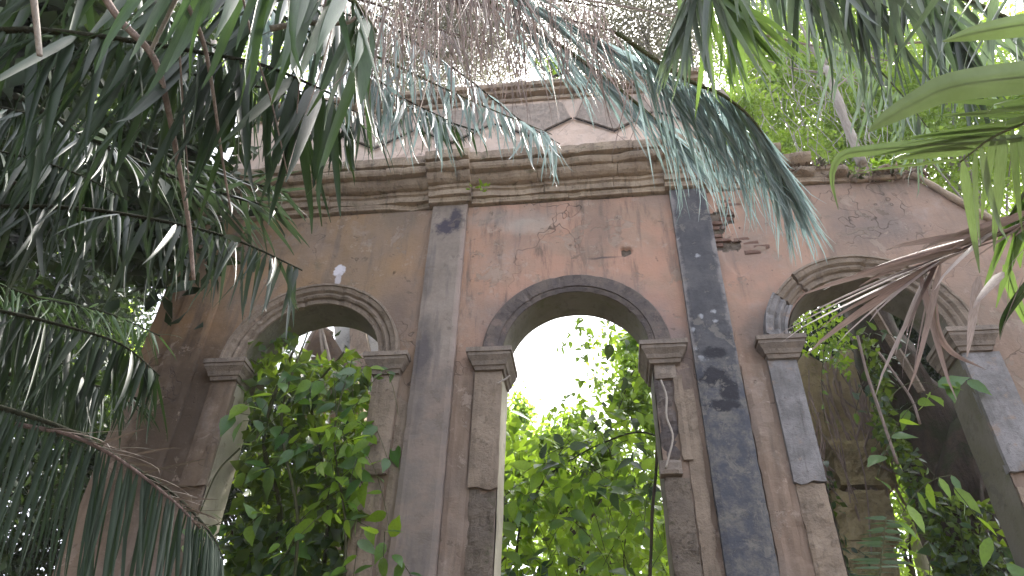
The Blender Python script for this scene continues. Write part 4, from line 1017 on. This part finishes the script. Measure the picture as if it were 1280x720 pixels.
for i, (lab, a) in enumerate([
    ('dry strands hanging between the sweeping frond and the attic panels', [(600, -20), (680, 20), (760, 60), (830, 90)]),
    ('thin brown strands hanging over the left half of the attic', [(420, 20), (500, 30), (580, 45), (650, 70)])]):
    frond(lab, scr(a, 3.1+.2*i), 40, .60, .006, 'palm_dryfine', 'rachis_dry', .007, .002, .3, .15, 1.8, droops=(.05, .2), group=GF, Lf=lambda u: rnd.uniform(.3, 1.1), jit=.14, roll=1.2)
frond('frond above the top right corner with leaflets hanging into view', scr([(1180, -120), (1240, -60), (1300, -20), (1360, 20)], 2.3), 12, .45, .034, 'palm_teal', 'rachis_green', .02, .006, .3, .3, 1.3, droops=(.1, .3), group=GF, dirfn=lambda u, s, T, S: sdir(-.3+.3*s, .8), jit=.12)
def blade(label, pts, s, wpx, mat, fold=.25, n=16, tip=1.0):
    """a single broad leaf blade following a curve"""
    c = catmull(scr(pts, s), n+1); V, F = [], []; W0 = wpx*s/FPX/2
    e = empty('broad_leaf', c[0], label, 'leaf')
    for i, p in enumerate(c):
        u = i/n; T = (c[min(n, i+1)]-c[max(0, i-1)]).normalized(); S = T.cross(FWD).normalized(); Nn = S.cross(T)
        ww = W0*min(1, .5+u*3)*max(.03, 1-u**2.6*tip)
        V += [p-S*ww+Nn*fold*ww, p-S*ww*.5+Nn*fold*ww*.55, p, p+S*ww*.5+Nn*fold*ww*.55, p+S*ww+Nn*fold*ww]
    for i in range(n):
        for k in range(4): a = i*5+k; F.append((a, a+1, a+6, a+5))
    link('blade', mesh_np('blade', V, F, True), M[mat], e)
    v, f = tube([p+(CAM-p).normalized()*-.002 for p in c], [.0022-.0015*i/n for i in range(n+1)], 5); mb = MB(); mb.add(v, f); mb.build('midrib', M['palm_broad'], e, True)
    return e
blade('broad green leaf reaching in from the right edge near the top corner', [(1420, 10), (1340, 22), (1270, 32), (1215, 42), (1178, 52)], 1.7, 34, 'palm_broad')
blade('longest broad grey green leaf across the upper right, drooping at its tip', [(1440, 95), (1340, 92), (1260, 98), (1190, 108), (1150, 125), (1105, 150), (1085, 165)], 1.7, 44, 'palm_broad')
blade('narrow green leaf drooping at left end below the broad grey green leaf', [(1280, 172), (1210, 178), (1140, 183), (1085, 188), (1052, 195), (1040, 222), (1048, 262)], 1.9, 17, 'palm_broad')
frond('green frond at the right edge with level leaflets left and hanging leaflets below', scr([(1420, 90), (1340, 125), (1285, 152), (1240, 172), (1200, 203)], 1.9), 14, .36, .026, 'palm_broad', 'rachis_green', .006, .002, group=GF, droops=(.05, .15, .25), dirfn=lambda u, s, T, S: sdir(-1, .03+.12*u) if s > 0 else sdir(-.05+.1*u, 1), Lf=lambda u: (1.15-.3*u)*rnd.uniform(.75, 1.05), jit=.09, roll=.6, missing=0)
frond('yellow green frond hanging down the right edge above the dry frond', scr([(1380, 180), (1330, 200), (1290, 230), (1262, 270)], 2.1), 10, .42, .045, 'palm_green', 'rachis_green', .012, .004, group=GF, droops=(.1, .3), dirfn=lambda u, s, T, S: sdir(-.15+.25*s, 1), jit=.1, missing=0)
# dry frond on the right
def dry_frond():
    e = empty('palm_frond', PD(1480, 160, 2.0), 'dry greyish purple frond reaching in from the right across the right arch', 'palm frond', GF)
    c = catmull(scr([(1480, 160), (1380, 222), (1290, 275), (1230, 300), (1185, 322), (1150, 345)], 2.0), 30)
    v, f = tube(c, [.011-.008*i/29 for i in range(30)], 6); mb = MB(); mb.add(v, f); mb.build('rachis', M['rachis_dry'], e, True)
    ms = leaflet_set('palm_dry', (.05, .12, .2))
    L_ = [((1262, 288), (1108, 322)), ((1240, 292), (1084, 339)), ((1228, 300), (1060, 350)), ((1215, 305), (1038, 364)), ((1200, 312), (1001, 381)), ((1190, 318), (962, 428)),
          ((1180, 325), (986, 431)), ((1186, 322), (1030, 415)), ((1165, 335), (1048, 430)), ((1150, 343), (1008, 444)), ((1270, 270), (1150, 322)), ((1250, 283), (1178, 352)), ((1290, 262), (1190, 318)),
          ((1205, 310), (1020, 372)), ((1222, 298), (1072, 362)), ((1196, 316), (1000, 402)), ((1276, 280), (1160, 345)), ((1300, 268), (1205, 340)), ((1250, 300), (1130, 350)),
          ((1172, 330), (1100, 489)), ((1168, 335), (1141, 478)), ((1160, 338), (1128, 470)), ((1176, 330), (1152, 486)), ((1158, 345), (1118, 440)), ((1150, 340), (1188, 498)),
          ((1224, 345), (1212, 442)), ((1280, 345), (1250, 428)), ((1254, 340), (1224, 385)), ((1180, 322), (1090, 400)), ((1176, 318), (1135, 420)), ((1330, 260), (1262, 340)), ((1350, 230), (1275, 300))]
    for (p, q) in L_:
        a_ = PD(*p, 2.0+rnd.uniform(-.04, .04)); b_ = PD(*q, 1.95+rnd.uniform(-.15, .12)); d = b_-a_
        up = Vector((0, 0, 1)) if abs(d.normalized().z) < .9 else Vector((.3, -1, 0))
        d2 = (d + Vector((0, 0, .09*d.length)))
        link('leaflet', rnd.choice(ms[:-1]), None, e, orient(a_, d2, up, d.length*1.02, .025*rnd.uniform(.7, 1.3), rnd.uniform(-1.0, 1.0)))
dry_frond()
blade('single dry curled leaflet hanging over the right impost', [(1168, 372), (1172, 410), (1190, 440), (1232, 462)], 2.0, 10, 'palm_dry')
blade('dark narrow leaflet hanging at the right edge', [(1300, 340), (1275, 370), (1255, 400), (1250, 425)], 2.0, 13, 'palm_dark')
blade('yellow green leaf at the right edge under the dry frond', [(1258, 330), (1266, 360), (1280, 395), (1300, 430)], 2.2, 16, 'palm_green')
# small palm low in the right arch
for i, (lab, pts, mat) in enumerate([('small fern like palm frond at the foot of the right arch', [(1100, 860), (1098, 790), (1100, 720), (1108, 645)], 'palm_hang'), ('lower palm frond arching behind the foot of the right arch', [(1100, 860), (1070, 800), (1050, 740), (1030, 700)], 'palm_lower')]):
    frond(lab, [P(x, y, 6.75) for x, y in pts], 44, .50, .034, mat, 'rachis_green', .014, .004, 1, .5, .1, droops=(.05, .1), group='small palm fronds in the right arch', dirfn=lambda u, s, T, S: sdir(s, -.25+.35*u), Lf=lambda u: 1.1-.75*u, jit=.05, up=Vector((0, -1, .35)))
frond('sunlit palm frond behind the foot of the middle arch', [P(x, y, 11.5) for x, y in [(690, 800), (715, 720), (740, 660), (790, 620)]], 34, .8, .05, 'palm_green', 'rachis_green', .018, .005, 1, .5, .3, droops=(.2, .4), group=None)

# dry hanging twigs at upper left
for i, (lab, pts, r0, r1, mat) in enumerate([
    ('long dry drooping twig that ends before the left end of the wall', [(120, -20), (150, 25), (190, 68), (207, 120), (222, 200), (236, 280), (242, 350)], .012, .006, 'twig'),
    ('second long dry twig hanging right of the pale trunk', [(222, -20), (250, 40), (262, 90), (275, 180), (288, 262)], .009, .003, 'twig'),
    ('short pale dry twig at the top left corner', [(40, -20), (46, 30), (50, 70)], .010, .007, 'palebark'),
    ('pale forked twig crossing above the dark frond', [(222, -5), (205, 30), (187, 66)], .008, .007, 'palebark'),
    ('pale level twig in front of the green hanging leaflets', [(338, 36), (380, 29), (430, 29), (445, 22)], .010, .006, 'palebark'),
    ('thin hair like dry stem hanging beside the second long twig', [(300, -20), (318, 60), (340, 130), (360, 220)], .004, .002, 'twig'),
    ('thin dry stem hanging near the green hanging leaflets', [(412, -20), (395, 50), (378, 80), (370, 150)], .004, .002, 'twig'),
    ('thin brown stem hanging in the frond gap at upper left', [(222, 20), (228, 120), (236, 230)], .004, .002, 'twig')]):
    s = 2.3 if i != 2 else 2.0
    c = catmull(scr(pts, s), 26); v, f = tube(c, [r0+(r1-r0)*k/25 for k in range(26)], 6, .4, i); mb = MB(); mb.add(v, f)
    tag(mb.build('dry_twig', M[mat], None, True), lab, 'twig')

# ------------------------------------------------------------------ haze volume added for milky glare towards the sun
def haze():
    mb = MB(); mb.box(-30, 30, -14, 40, -1.2, 26)
    t = bpy.data.materials.new('glare_haze'); t.use_nodes = True; n = t.node_tree; n.nodes.clear()
    o = n.nodes.new('ShaderNodeOutputMaterial'); v = n.nodes.new('ShaderNodeVolumePrincipled')
    v.inputs['Color'].default_value = (.92, .92, 1.0, 1); v.inputs['Density'].default_value = HAZE; v.inputs['Anisotropy'].default_value = .35
    n.links.new(v.outputs[0], o.inputs['Volume'])
    tag(mb.build('haze', t), 'thin haze added for milky brightening towards the sun', 'haze', kind='stuff')
HAZE = 0.0011
haze()
